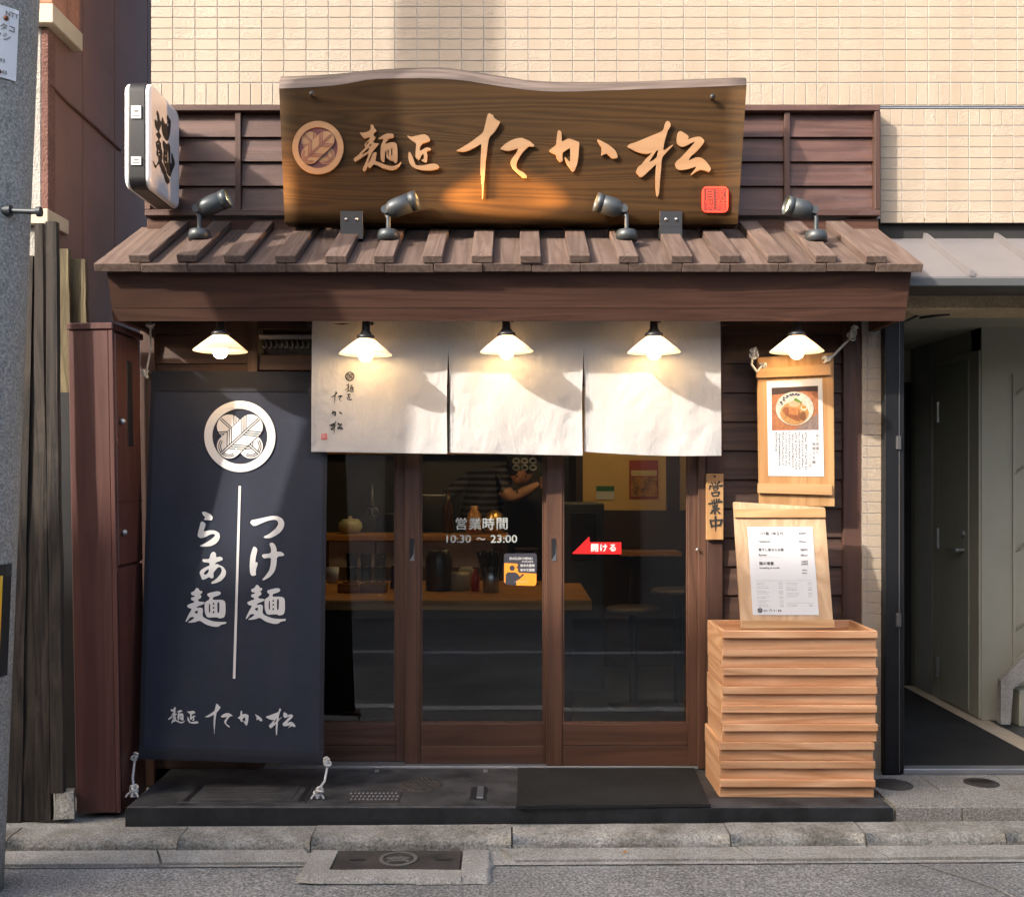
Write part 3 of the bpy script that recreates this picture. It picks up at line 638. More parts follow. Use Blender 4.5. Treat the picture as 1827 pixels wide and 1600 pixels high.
# resurfacing seam and a few pale chips on the asphalt
g_ = random.Random(5)
pts = [(X(1640, 3.84) + .0, -.87, .0045 + gz(1.6)), (1.62, -1.0, .0045 + gz(1.6)), (1.70, -1.12, .0045 + gz(1.7)), (1.78, -1.5, .0045 + gz(1.8))]
m = MB()
for a, b in zip(pts, pts[1:]):
    a = Vector(a); b = Vector(b); n_ = 6
    for i in range(n_):
        p, q = a.lerp(b, i / n_), a.lerp(b, (i + 1) / n_); w_ = .003 + g_.random() * .004; m.add([p + Vector((-w_, 0, 0)), p + Vector((w_, 0, 0)), q + Vector((w_, 0, 0)), q + Vector((-w_, 0, 0))], [(0, 1, 2, 3)])
structure('road_seam', m, M_conc)
# ---------------------------------------------------------------- shop canopy: plank roof with battens, fascia
RD0, RD1 = 4.15, 4.69
ra = Vector((0, RD0 - CD, Z(471, RD0))); rb = Vector((0, RD1 - CD, Z(406, RD1)))
sd = (rb - ra); sl_ = sd.length; sd.normalize(); sn = Vector((0, -sd.z, sd.y))
if sn.z < 0: sn = -sn
def RM(x): return frame(Vector((x, ra.y, ra.z)), (1, 0, 0), sd)     # local x along the eaves, y up the slope, z out of the roof
ro = thing('shop_canopy', 'brown plank canopy roof with sixteen raised battens and deep fascia over the shopfront', 'canopy', (0, -.3, 2.3))
ends = [166, 250, 333, 418.5, 510, 601, 686, 774, 861, 949, 1036, 1122, 1218, 1303, 1390, 1476, 1563, 1648]
for a, b in zip(ends, ends[1:]):
    x0, x1 = X(a, RD0), X(b, RD0); dz = rr.uniform(-.002, .002); e = rr.uniform(-.004, .004)
    build_local(MB().box((.0012, e, -.034 + dz), (x1 - x0 - .0012, sl_, dz), None, .002), 'roof_board', M_roof, ro, RM(x0))
for k, px in enumerate((228,313,398.4,490,580,666.4,753.5,841,928,1016,1103.5,1198,1284,1370,1456,1545)):
    x0 = X(px, RD0 - .01); e = rr.uniform(-.012, .004)
    build_local(MB().box((0, .01 + e, .0025), (.084 + rr.uniform(-.003, .003), sl_ + .004, .034), None, .003), 'batten', M_roof, ro, RM(x0) @ Matrix.Rotation(R(rr.uniform(-.35, .35)), 4, 'Z'))
    for yy in (.05, .40): MB().lathe([(.0001, .0015), (.0035, .001), (.004, -.002)], 8, RM(x0) @ Matrix.Translation((.042 + rr.uniform(-.012, .012), yy, .0345))).build('nail', M_black, ro)
part('ridge_board', M_fascia, ro, (X(262, 4.66), RD1 - CD - .03, Z(405, 4.67) - .02), (X(1568, 4.66), RD1 - CD + .02, Z(389, 4.67) - .006), .003)
ft = [Vector((0, 4.205 - CD, Z(486, 4.205))), Vector((0, 4.275 - CD, Z(573, 4.275)))]
ftop, fbot = ft; fm = ftop.lerp(fbot, .735)
for nm, a, b in (('u', ftop, fm + Vector((0, -.0008, .0015))), ('l', fm + Vector((0, .0005, -.001)), fbot)):
    xl = lambda p: -1.652 + (.0 if p is ftop else .0); x0, x1 = -1.652, 1.628; th = Vector((0, .03, .012))
    MB().hexa([Vector((x0,0,0))+b,Vector((x1,0,0))+b,Vector((x1,0,0))+a,Vector((x0,0,0))+a,Vector((x0,0,0))+b+th,Vector((x1,0,0))+b+th,Vector((x1,0,0))+a+th,Vector((x0,0,0))+a+th]).build('fascia_board', M_fascia, ro)
for x0, x1 in ((-1.65, -1.622), (1.597, 1.6255)):        # closed ends
    MB().hexa([(x0,fbot.y+.032,fbot.z+.004),(x1,fbot.y+.032,fbot.z+.004),(x1,ftop.y+.032,ftop.z-.005),(x0,ftop.y+.032,ftop.z-.005),(x0,.0,fbot.z+.004),(x1,.0,fbot.z+.004),(x1,.0,ftop.z+.20),(x0,.0,ftop.z+.20)]).build('end_board', M_fascia, ro)
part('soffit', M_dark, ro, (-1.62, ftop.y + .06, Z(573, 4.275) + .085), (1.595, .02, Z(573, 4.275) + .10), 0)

# ---------------------------------------------------------------- louvred panel above the canopy
PN = 4.665; pn = thing('louvred_panel', 'dark brown framed clapboard panel behind the big sign board', 'wall panel', (0, PN - CD, 2.6))
x0, x1 = X(262, PN), X(1567, PN); zt, zb = Z(191, PN), Z(388, PN)
part('top_rail', M_panel, pn, (x0, PN - CD - .03, zt - .028), (x1, PN - CD + .045, zt), .003)
part('bottom_rail', M_panel, pn, (x0, PN - CD - .03, zb), (x1, PN - CD + .045, zb + .028), .003)
bays = [X(262, PN), X(421, PN), X(561, PN), X(700, PN), X(840, PN), X(980, PN), X(1120, PN), X(1260, PN), X(1398, PN), X(1557, PN)]
for k, b in enumerate(bays):
    e = .012 if 0 < k < len(bays) - 1 else 0
    part('stile', M_brownZ, pn, (b, PN - CD - .0295 + e, zb + .0285), (b + .026, PN - CD + .04, zt - .0285), .002)
n = 4
for a, b in zip(bays, bays[1:]):
    for k in range(n):
        h = (zt - zb - .058) / n; z0 = zb + .029 + k * h
        MB().hexa([(a+.0265,PN-CD-.004,z0+.003),(b-.0005,PN-CD-.004,z0+.003),(b-.0005,PN-CD+.012,z0+h-.001),(a+.0265,PN-CD+.012,z0+h-.001),(a+.0265,PN-CD+.022,z0+.003),(b-.0005,PN-CD+.022,z0+.003),(b-.0005,PN-CD+.030,z0+h-.001),(a+.0265,PN-CD+.030,z0+h-.001)]).build('clapboard', M_panel, pn)
part('backing', M_dark, pn, (x0 + .01, PN - CD + .032, zb + .01), (x1 - .01, PN - CD + .046, zt - .01), 0)

# ---------------------------------------------------------------- the big sign board
SD1, SD0 = 4.40, 4.46                                     # depth of the face at its top and bottom edge: it leans forward
def sdep(py): return SD1 + (SD0 - SD1) * (py - 140) / 260
def sp(px, py, off=0.0):
    D = sdep(py); v = P(px, py, D); return v + Vector((0, -off, 0))
ftops = [(498,158),(530,157),(566,155),(592,153),(615,150),(634,146.5),(652,143),(677,140.6),(715,139.6),(751,139.4),(785,140.3),(812.5,142),(838,145),(862,149),(885,152.5),(900,155),(937,160),(965,162.5),(998.5,163.5),(1035,163),(1072,161.6),(1110,160.5),(1146,159),(1183,158),(1220,156.6),(1258,155),(1294,153.7),(1332,152)]
btops = [(501,137),(530,136),(566,134.5),(597,132.5),(628,129.5),(650,127),(664,125.5),(684,124),(718,122),(751,121),(785,121),(808,123),(830,126),(849.5,129.5),(876,133.5),(899,137),(937,143),(965,145.5),(998.5,146.8),(1035,147.2),(1072,146.8),(1110,146.4),(1146,145.5),(1183,144),(1220,142.4),(1258,141),(1294,139.4),(1330,139)]
sb = thing('shop_sign', 'large live edged dark wooden sign board with raised tan calligraphy above the canopy', 'sign', (0, -.3, 2.54))
bots = []
for i, (x, y) in enumerate(ftops):
    f = (x - 498) / 834; bots.append((508 + f * 808, 397 + f * 4 + math.sin(i * .9) * .8))
m = MB(); N = len(ftops); ROWS = 10
for (tx, ty), (bx, by) in zip(ftops, bots):
    for j in range(ROWS + 1): f = j / ROWS; m.v.append(sp(bx + (tx - bx) * f, by + (ty - by) * f))
for i in range(N - 1):
    for j in range(ROWS): a = i*(ROWS+1)+j; m.f.append((a, a+ROWS+1, a+ROWS+2, a+1)); m.sm.append(True)
nf = len(m.v); TH = .085
def bk_(v): return v + Vector((0, TH, 0))
for (tx, ty), (bx, by) in zip(ftops, bots): m.v += [bk_(sp(bx, by)), bk_(sp(tx, ty))]
for i in range(N - 1):
    b0 = i*(ROWS+1); b1 = (i+1)*(ROWS+1); k0 = nf + 2*i; k1 = nf + 2*(i+1)
    m.f += [(b1, b0, k0, k1), (k0, k0+1, k1+1, k1)]; m.sm += [False, False]
for i in (0, N - 1): m.f.append(tuple([i*(ROWS+1)+j for j in range(ROWS+1)] + [nf + 2*i + 1, nf + 2*i])); m.sm.append(False)
face = m.build('board', M_sign, sb)
m = MB()                                                  # waney upper edge sloping back
for (tx, ty), (bx, by) in zip(ftops, btops):
    a = sp(tx, ty, .001); D = sdep(140) + TH; c = P(bx, by, D); b = a.lerp(c, .5) + Vector((0, -.006, .008)); d = bk_(sp(tx, ty)); d.z -= .01
    m.v += [a + Vector((0, 0, -.0015)), b, c, Vector((c.x, d.y, d.z))]
for i in range(N - 1):
    for k in range(3): m.f.append((i*4+k, (i+1)*4+k, (i+1)*4+k+1, i*4+k+1)); m.sm.append(k < 2)
m.f += [(0,1,2,3), tuple((N-1)*4 + k for k in (3,2,1,0))]; m.sm += [False, False]
m.build('live_edge', M_live, sb)
# calligraphy outlines, in photo pixels
def sc(pts, ox, oy, k): return [(ox + x / k, oy + y / k) for x, y in pts]
G = {}
A = lambda p: sc(p, 620, 220, 10.15)
G['men'] = [[A([(455,45),(475,58),(490,105),(530,150),(522,172),(480,200),(478,245),(516,274),(512,292),(475,345),(478,380),(575,387),(570,408),(505,480),(455,550),(430,600),(395,690),(385,745),(400,735),(440,640),(458,580),(490,545),(540,548),(522,640),(510,705),(600,735),(700,778),(800,800),(880,788),(940,750),(975,712),(982,735),(940,800),(880,850),(820,868),(740,862),(640,830),(560,790),(505,765),(475,770),(430,815),(400,832),(372,795),(322,890),(300,890),(280,855),(330,750),(375,640),(385,560),(330,600),(240,662),(150,722),(132,708),(120,655),(200,605),(255,540),(345,455),(312,425),(330,385),(400,315),(425,270),(330,295),(300,285),(235,200),(232,185),(280,195),(380,175),(425,140),(430,90),(420,62)]),
    A([(335,415),(360,375),(400,345),(395,370),(350,420)]), A([(400,430),(425,395),(440,410),(428,440)]), A([(265,590),(300,545),(385,470),(405,485),(380,530),(300,580)])],
    [A([(555,305),(620,258),(720,205),(830,212),(848,262),(820,285),(745,297),(705,360),(690,405),(760,372),(850,365),(890,385),(905,450),(912,600),(905,715),(880,752),(830,700),(795,705),(705,640),(715,520),(705,505),(685,560),(675,720),(650,725),(610,680),(605,540),(612,430),(650,335),(660,305),(600,312)]),
     A([(798,480),(820,455),(820,610),(800,618)]), A([(728,515),(755,488),(752,625),(738,620)])]]
G['sho'] = [[A([(1085,240),(1150,270),(1250,250),(1390,218),(1460,250),(1500,310),(1490,340),(1410,370),(1350,385),(1320,450),(1312,520),(1350,510),(1430,458),(1500,470),(1515,490),(1495,510),(1435,525),(1450,600),(1440,725),(1415,738),(1340,695),(1345,680),(1385,670),(1390,610),(1375,565),(1340,610),(1305,690),(1285,685),(1235,640),(1240,540),(1250,400),(1240,380),(1180,345),(1110,285)])],
    [A([(1120,535),(1150,560),(1190,640),(1225,740),(1245,778),(1310,790),(1400,780),(1500,755),(1590,752),(1640,775),(1665,810),(1640,838),(1560,865),(1480,875),(1340,868),(1240,845),(1170,800),(1125,730),(1105,650),(1110,560)])]]
A = lambda p: sc(p, 800, 200, 10)
G['ta'] = [[A([(705,60),(740,40),(760,65),(800,75),(812,125),(880,175),(930,195),(890,270),(830,370),(790,410),(740,455),(720,510),(700,620),(685,760),(665,900),(655,1080),(645,1200),(630,1310),(622,1480),(615,1565),(602,1560),(600,1320),(590,1290),(580,1200),(590,1170),(572,1120),(575,900),(585,720),(590,580),(500,640),(380,700),(280,728),(170,722),(140,710),(220,670),(400,560),(540,455),(620,390),(650,290),(680,150)])],
    [A([(930,670),(1000,600),(1100,535),(1200,495),(1310,480),(1380,510),(1460,545),(1500,590),(1530,605),(1528,635),(1490,640),(1440,630),(1370,690),(1310,760),(1250,850),(1212,930),(1215,1020),(1260,1060),(1340,1100),(1390,1150),(1400,1185),(1330,1190),(1250,1120),(1160,1040),(1115,960),(1108,900),(1150,830),(1220,740),(1250,660),(1170,690),(1080,715),(1000,705),(935,685)])]]
A = lambda p: sc(p, 970, 220, 13.05)
G['ka'] = [[A([(320,215),(345,195),(375,195),(415,245),(415,465),(480,425),(570,385),(650,400),(815,465),(825,500),(815,640),(805,800),(780,960),(720,1120),(690,1150),(650,1135),(600,1060),(540,970),(480,850),(490,808),(530,850),(610,940),(618,760),(612,600),(540,640),(435,710),(432,800),(442,910),(370,925),(300,840),(288,750),(200,720),(115,665),(200,600),(290,530),(300,380)])],
    [A([(1240,415),(1260,405),(1390,465),(1520,540),(1620,620),(1680,690),(1715,800),(1700,835),(1610,850),(1560,825),(1490,745),(1440,735),(1340,780),(1335,750),(1348,650),(1340,575),(1290,515)])]]
A = lambda p: sc(p, 1110, 210, 10.665)
G['matsu'] = [[A([(815,110),(855,85),(890,105),(915,140),(910,195),(865,255),(830,370),(790,500),(770,660),(860,600),(945,538),(960,545),(880,630),(770,750),(740,830),(735,960),(715,1150),(700,1380),(690,1480),(660,1530),(640,1460),(630,1300),(628,1100),(640,900),(560,980),(440,1090),(370,1150),(335,1150),(300,1100),(258,1060),(270,1010),(300,950),(345,930),(440,810),(560,690),(470,712),(370,700),(240,660),(110,590),(90,560),(150,520),(260,490),(420,420),(620,340),(750,285),(790,220)]), A([(500,870),(560,780),(640,650),(680,640),(665,700),(655,770),(580,840)])],
    [A([(1055,295),(1105,278),(1180,320),(1250,375),(1255,405),(1225,445),(1300,415),(1390,390),(1480,385),(1540,440),(1555,480),(1500,560),(1390,680),(1300,750),(1250,840),(1320,810),(1400,775),(1480,780),(1550,820),(1630,910),(1685,1000),(1640,1055),(1560,1025),(1490,1010),(1400,1040),(1310,1110),(1300,1090),(1350,1030),(1410,945),(1300,985),(1160,1015),(1040,1015),(995,910),(1020,850),(1100,790),(1240,640),(1390,470),(1290,510),(1200,560),(1120,580),(1060,550),(1030,480),(1035,380)])]]
A = lambda p: sc(p, 430, 900, 7.27)
G['tsu'] = [[A([(120,235),(140,200),(200,190),(300,165),(400,142),(480,145),(540,175),(570,230),(560,290),(520,350),(450,400),(380,430),(320,432),(290,415),(370,375),(450,310),(490,250),(480,205),(440,190),(370,200),(280,235),(200,275),(160,275)])]]
G['ke'] = [[A([(160,550),(180,540),(215,570),(215,600),(195,680),(190,750),(215,740),(222,765),(200,830),(195,880),(200,905),(180,918),(140,920),(120,880),(115,780),(125,660)])],
    [A([(370,500),(405,485),(440,505),(465,560),(468,605),(520,600),(565,630),(565,655),(470,665),(465,770),(440,860),(380,930),(300,975),(275,970),(310,930),(370,850),(390,760),(392,680),(300,695),(275,660),(285,640),(390,625),(395,570)])]]
G['men2'] = [[A([(205,1032),(235,1045),(245,1070),(280,1075),(275,1105),(245,1120),(268,1130),(265,1165),(225,1185),(230,1210),(310,1215),(305,1240),(215,1275),(210,1300),(250,1285),(290,1300),(280,1400),(330,1435),(420,1465),(520,1470),(590,1465),(585,1490),(515,1505),(490,1530),(430,1535),(330,1510),(245,1455),(190,1480),(110,1490),(95,1482),(150,1450),(185,1415),(130,1412),(75,1480),(62,1472),(105,1380),(150,1305),(100,1298),(80,1265),(130,1240),(175,1225),(175,1205),(140,1195),(133,1165),(180,1150),(185,1135),(145,1130),(130,1100),(180,1075)]), A([(175,1350),(215,1325),(225,1340),(215,1375)])],
    [A([(340,1110),(370,1095),(470,1070),(510,1080),(515,1105),(490,1125),(415,1150),(410,1185),(530,1180),(575,1205),(578,1350),(560,1410),(500,1425),(465,1408),(340,1420),(310,1350),(308,1230),(330,1205),(365,1185),(375,1150),(350,1140)]), A([(362,1240),(378,1235),(380,1355),(362,1350)]), A([(412,1225),(432,1225),(432,1250),(412,1250)]), A([(412,1275),(432,1275),(432,1300),(412,1300)]), A([(412,1330),(432,1330),(432,1355),(412,1360)]), A([(470,1215),(498,1212),(495,1350),(470,1355)])]]
A = lambda p: sc(p, 325, 900, 7.27)
G['ra'] = [[A([(258,105),(300,100),(370,135),(398,170),(385,212),(340,208),(290,210),(282,195),(305,180),(262,130)])],
    [A([(240,240),(265,225),(305,255),(300,290),(275,360),(350,340),(420,340),(475,370),(487,420),(470,470),(430,515),(370,545),(310,552),(240,555),(230,540),(290,515),(370,460),(425,410),(415,385),(370,390),(300,430),(240,448),(200,420),(210,360),(230,290)])]]
G['a'] = [[A([(365,650),(390,618),(420,620),(438,650),(432,690),(490,675),(523,700),(515,725),(430,755),(425,790),(450,770),(470,785),(530,810),(568,870),(555,930),(510,985),(440,1020),(380,1035),(370,1015),(430,975),(490,910),(510,860),(500,820),(465,810),(430,850),(400,890),(405,950),(380,965),(345,945),(300,975),(260,985),(245,945),(225,890),(250,850),(320,810),(350,800),(355,760),(270,755),(260,715),(350,715)]), A([(280,895),(310,860),(345,840),(340,885),(310,915),(285,915)])]]
def glyph(keys, ex=0.0, off=(0, 0), k=1.0, about=(0, 0), bev=0.0, it=1):    # pixel outlines -> flat mesh, y up
    out = MB()
    for key in keys:
        for g in G[key]:
            q = [[((x - about[0]) * k + off[0], -(y - about[1]) * k + off[1]) for x, y in smooth_poly(p, it)] for p in g]
            c = curve_mb(q, ex, bev); out.add(c.v, c.f)
    return out
# raised letters: pixel plane -> leaning face of the board
def on_board(v, base=.004): return sp(v.x, -v.y, base + v.z)
for key in ('men', 'sho', 'ta', 'ka', 'matsu'):
    for g in G[key]:
        q = [[(x, -y) for x, y in smooth_poly(p)] for p in g]; c = curve_mb(q, .0055)
        c.v = [on_board(v) for v in c.v]; c.build('raised_letter', M_letter, sb)
# family crest: crossed hawk feathers in a ring
def feather(hw=.34, cen=.42, n=16, grow=0.0):
    hw += grow; p = []
    for i in range(n + 1): a = -math.pi/2 + math.pi * i / n; p.append((cen + (hw) * math.cos(a) * (.98), hw * math.sin(a)))
    for i in range(n + 1): a = math.pi/2 + math.pi * i / n; p.append((-cen + hw * math.cos(a) * .98, hw * math.sin(a)))
    return p
def stroke(a, b, w_=.026):
    a = Vector(a); b = Vector(b); d = (b - a).normalized(); nn = Vector((-d.y, d.x)) * w_ / 2
    return [tuple(a + nn), tuple(a - nn), tuple(b - nn), tuple(b + nn)]
def feather_lines():
    L_ = [stroke((-.735, .028), (.735, .028)), stroke((-.735, -.028), (.735, -.028))]
    for s_ in (1, -1):
        for t0 in (.10, .18, .26): L_.append(stroke((t0, .03 * s_), (t0 + .27, .325 * s_)))
        for t0 in (-.47, -.39, -.31): L_.append(stroke((t0, .03 * s_), (t0 + .29, .338 * s_)))
        for rad in (.285, .235):
            pts = [(-.42 + -rad * math.cos(a), s_ * rad * math.sin(a)) for a in [R(8 + 72 * i / 8) for i in range(9)]]
            for a, b in zip(pts, pts[1:]): L_.append(stroke(a, b))
    return L_
def crest_layers():                                       # list of (is_light, height index, outlines)
    rot = lambda p, a: [(x * math.cos(a) - y * math.sin(a), x * math.sin(a) + y * math.cos(a)) for x, y in p]
    a1, a2 = R(42), R(138); LY_ = []
    LY_.append((1, 1, [rot(feather(), a2)])); LY_.append((0, 2, [[rot(q, a2)] for q in feather_lines()]))
    LY_.append((0, 3, [rot(feather(grow=.016), a1)])); LY_.append((1, 4, [rot(feather(), a1)])); LY_.append((0, 5, [[rot(q, a1)] for q in feather_lines()]))
    return LY_
def crest(name, par, place, R_, light, darkm, step, base=True, detail=True, ground=None, cut=0):
    root = curve_mb(ring(R_, R_ * .775, 64), step * 2); root.v = [place(v) for v in root.v]; root = root.build(name, light, par)
    if ground: g = curve_mb([ring(R_ * .78, 1, 64)[0]]); g.v = [place(v + Vector((0, 0, step * .3))) for v in g.v]; g.build('crest_ground', ground, par)
    for li, k, polys in crest_layers():
        if not detail and k in (2,): continue
        mm_ = MB()
        for p in polys:
            ps = p if isinstance(p[0], list) else [p]
            c = curve_mb([[(x * R_, y * R_) for x, y in ps[0]]])
            if cut: c = fine(c, cut)
            mm_.add([v + Vector((0, 0, step * k)) for v in c.v], c.f)
        mm_.v = [place(v) for v in mm_.v]; mm_.build('feather' if li else 'feather_line', light if li else darkm, par)
    return root
crest('crest_ring', sb, lambda v: sp(568 + v.x, 265 - v.y * 1.04, .004 + v.z), 45.5, M_letter, M_letin, .0018, ground=M_letin)
# red seal
c = curve_mb([[(x, y) for x, y in smooth_poly([(-23,-23),(23,-23),(23,23),(-23,23)], 2, .12)]], .004); c.v = [sp(1275 + v.x, 357.5 - v.y, .003 + v.z) for v in c.v]; c.build('seal', M_redd, sb)
c = curve_mb([smooth_poly([(-23.3,-23.3),(23.3,-23.3),(23.3,23.3),(-23.3,23.3)], 2, .12), [(-19.5,-19.5),(19.5,-19.5),(19.5,19.5),(-19.5,19.5)]], .0048); c.v = [sp(1275 + v.x, 357.5 - v.y, .003 + v.z) for v in c.v]; c.build('seal_frame', M_red, sb)
for t_, dx, dy in (('自', -9.5, 10), ('家', 9.5, 10), ('製', -9.5, -9.5), ('麺', 9.8, -9.5)):
    c = text_mb(t_, 20, 0, sx=.92); c.v = [sp(1275 + dx + v.x, 357.5 - dy - v.y * 1.05, .0125 + v.z) for v in c.v]; c.build('seal_character', M_red, sb)
for px, py in ((559, 172), (1269, 177)): MB().cyl(sp(px, py), sp(px, py) + Vector((0, -.022, 0)), .0055, n=10).sphere(sp(px, py) + Vector((0, -.026, 0)), .0125, 12, 8).build('nail', M_black, sb)
for px in (628, 1196.5):
    a = sp(px, 388, .005); h = X(px + 20, 4.45) - X(px, 4.45)
    b_ = MB().box((a.x - h, a.y - .006, Z(405, 4.44)), (a.x + h, a.y, Z(376, 4.44)), ch=.001).box((a.x - h, a.y - .006, Z(405, 4.44) - .05), (a.x + h, a.y + .10, Z(405, 4.44) + .002)).build('bracket', M_black, sb)
    for dx in (-.022, .022): MB().sphere((a.x + dx, a.y - .008, Z(391, 4.44)), .0075, 10, 6).build('bracket_bolt', M_steel, b_)

# ---------------------------------------------------------------- projecting box sign
bx = thing('box_sign', 'white projecting box sign with black rim and black brush character at upper left', 'sign', (X(243, 4.226), -.28, 2.64))
bx0, bx1, by0, by1, bz0, bz1 = -1.572, -1.503, 4.226 - CD, 4.61 - CD, 2.632, 3.075
def rrect(y0, y1, z0, z1, r, n=5):
    p = []
    for cy, cz, a0 in ((y1 - r, z1 - r, 0), (y0 + r, z1 - r, 90), (y0 + r, z0 + r, 180), (y1 - r, z0 + r, 270)):
        for i in range(n + 1): a = R(a0 + 90 * i / n); p.append((cy + r * math.cos(a), cz + r * math.sin(a)))
    return p
def loft(sections):
    m = MB(); n = len(sections[0][1])
    for x, p in sections: m.v += [Vector((x, y, z)) for y, z in p]
    for i in range(len(sections) - 1):
        for k in range(n): j = (k+1) % n; m.f.append((i*n+k, i*n+j, (i+1)*n+j, (i+1)*n+k)); m.sm.append(True)
    m.f += [tuple(reversed(range(n))), tuple((len(sections)-1)*n + k for k in range(n))]; m.sm += [False, False]
    return m
sec = []
for k in range(15):
    x = bx0 + (bx1 - bx0) * k / 14; e = .0 if k % 2 else .003
    sec.append((x, rrect(by0 + e, by1 - e, bz0 + e, bz1 - e, .045)))
loft(sec).build('rim', M_black, bx)
for s_, xa in ((1, bx1), (-1, bx0)):
    loft([(xa - s_*.004, rrect(by0+.004, by1-.004, bz0+.004, bz1-.004, .043)), (xa + s_*.010, rrect(by0+.004, by1-.004, bz0+.004, bz1-.004, .043)), (xa + s_*.018, rrect(by0+.010, by1-.010, bz0+.010, bz1-.010, .04)), (xa + s_*.021, rrect(by0+.022, by1-.022, bz0+.022, bz1-.022, .035))][::s_]).build('face_panel', M_signw, bx)
K = lambda p: p
BOX = [[[(165,70),(205,160),(215,260),(245,300),(240,370),(215,430),(205,490),(240,550),(235,600),(210,615),(208,660),(242,700),(245,790),(270,880),(265,1000),(250,1040),(345,1240),(340,1300),(400,1380),(405,1450),(360,1490),(320,1430),(300,1330),(240,1200),(195,1080),(140,1190),(115,1150),(80,1040),(95,1035),(130,1120),(150,1120),(190,1050),(185,960),(165,950),(150,880),(165,810),(150,780),(140,670),(185,650),(190,620),(150,560),(150,510),(190,490),(150,440),(125,360),(115,270),(135,245),(165,300),(175,250),(150,110)], [(172,700),(195,705),(190,725),(172,720)], [(195,830),(210,850),(195,880),(185,870)], [(195,890),(212,910),(205,945),(190,930)]],
    [[(262,195),(290,260),(310,325),(345,335),(365,290),(345,215),(360,150),(390,225),(425,265),(425,360),(410,520),(380,640),(340,665),(300,600),(265,520),(248,400),(247,300),(252,230)], [(352,340),(372,310),(382,370),(368,395)]],
    [[(265,640),(310,680),(355,730),(370,690),(410,750),(415,900),(412,1080),(440,1095),(432,850),(470,960),(500,1060),(500,1120),(440,1260),(412,1360),(352,1290),(352,1230),(290,1100),(278,1010),(280,900),(290,830),(275,760)], [(360,850),(375,850),(380,1080),(360,1080)], [(318,830),(338,840),(330,860)], [(318,930),(338,940),(330,970),(315,955)], [(305,1030),(335,1060),(335,1085),(312,1070)]]]
xf_ = bx1 + .0222
for i, g in enumerate(BOX):
    q = [[(x, -y) for x, y in smooth_poly(p)] for p in g]; c = curve_mb(q)
    out_ = MB()
    def pl_(v):
        px = 265 + v.x / 10.67; py = 190 - v.y / 10.67; D = xf_ * F / (px - CX); return Vector((xf_ + i * .0003, D - CD, CZ - (py - HY) * D / F))
    c.v = [pl_(v) for v in c.v]; c.build('brush_character', M_ink, bx)
for z0, z1 in ((Z(212, 4.226), Z(189, 4.226)), (Z(295, 4.226), Z(280, 4.226))):
    lb = part('rating_label', M_paper, bx, (bx0 + .012, by0 - .0035, z0), (bx1 - .016, by0 - .001, z1), 0)
    part('label_print', M_inkg, lb, (bx0 + .018, by0 - .0042, z0 + .008), (bx1 - .022, by0 - .0034, z0 + .012), 0)
    part('label_print', M_inkg, lb, (bx0 + .024, by0 - .0042, (z0 + z1)/2), (bx1 - .026, by0 - .0034, (z0 + z1)/2 + .008), 0)
part('wall_arm', M_brownZ, bx, (bx0 + .01, by1 - .02, bz0 + .04), (bx1 - .01, .03, bz0 + .09), .002); part('wall_arm', M_brownZ, bx, (bx0 + .01, by1 - .02, bz1 - .09), (bx1 - .01, .03, bz1 - .04), .002)

# ---------------------------------------------------------------- spotlights on the canopy
def roof_at(px, py):                                      # point on the batten tops seen at a pixel
    o = Vector((0, -CD, CZ)); d = (P(px, py, 5) - o); p0 = ra + sn * .034; t = (p0 - o).dot(sn) / d.dot(sn); return o + d * t
tgt = {0: (545, 310), 1: (905, 338), 2: (875, 338), 3: (1290, 320)}
labs = ['grey spotlight nearest the white box sign on the canopy roof', 'grey spotlight beside the left sign bracket on the canopy roof', 'grey spotlight beside the right sign bracket on the canopy roof', 'grey spotlight at the far right of the canopy roof']
for k, (bpx, bpyy, hx, hy, tx, ty) in enumerate(((356, 424, 353, 376, 408, 353), (693, 425, 688, 378, 745, 356), (1118, 425, 1112, 376, 1063, 360), (1456, 427, 1450, 378, 1402, 366))):
    c = roof_at(bpx, bpyy); t = thing('spotlight', labs[k], 'spotlight', c, group='spotlights on the canopy')
    MB().lathe([(.0001, -.012), (.046, -.012), (.046, .014), (.042, .03), (.036, .034), (.0001, .036)], 28, Matrix.Translation(c)).build('base', M_gmet, t)
    D = c.y + CD; a = P(hx, hy, D + .01); e = P(tx, ty, D - .005); u = (e - a).normalized()
    MB().cyl(c + Vector((0, 0, .03)), Vector((c.x, c.y, a.z - .02)), .0095, n=12).cyl(Vector((c.x, c.y, a.z - .03)), a, .011, n=12).build('stem', M_gmet, t)
    MB().cyl(a + Vector((0, -.028, .004)), a + Vector((0, .028, .004)), .017, n=16).build('knuckle', M_gmet, t)
    Mh = Matrix.Translation(a) @ u.to_track_quat('Z', 'Y').to_matrix().to_4x4(); L_ = (e - a).length
    MB().lathe([(.0001, -.006), (.016, 0), (.029, .012), (.038, .03), (.040, .045), (.040, L_ * .76), (.0385, L_ * .765), (.0385, L_ * .775), (.0405, L_ * .78), (.0405, L_), (.037, L_), (.036, L_ - .018)], 28, Mh).build('head', M_gmet, t)
    MB().lathe([(.0001, L_ - .018), (.0365, L_ - .018)], 28, Mh).build('lens', M_lens, t)
    li = bpy.data.lights.new('spot', 'SPOT'); li.energy = (7, 40, 30, 6)[k]; li.color = (1.0, .50, .15); li.spot_size = R((70, 46, 46, 70)[k]); li.spot_blend = 1.0; li.shadow_soft_size = .03
    lo = bpy.data.objects.new('lamp_light', li); lp = Mh @ Vector((0, 0, L_ + .004)); lo.location = W[t].inverted() @ lp; lo.parent = t; COL.objects.link(lo)
    lo.rotation_euler = (P(*tgt[k], 4.43) - lp).to_track_quat('-Z', 'Y').to_euler()
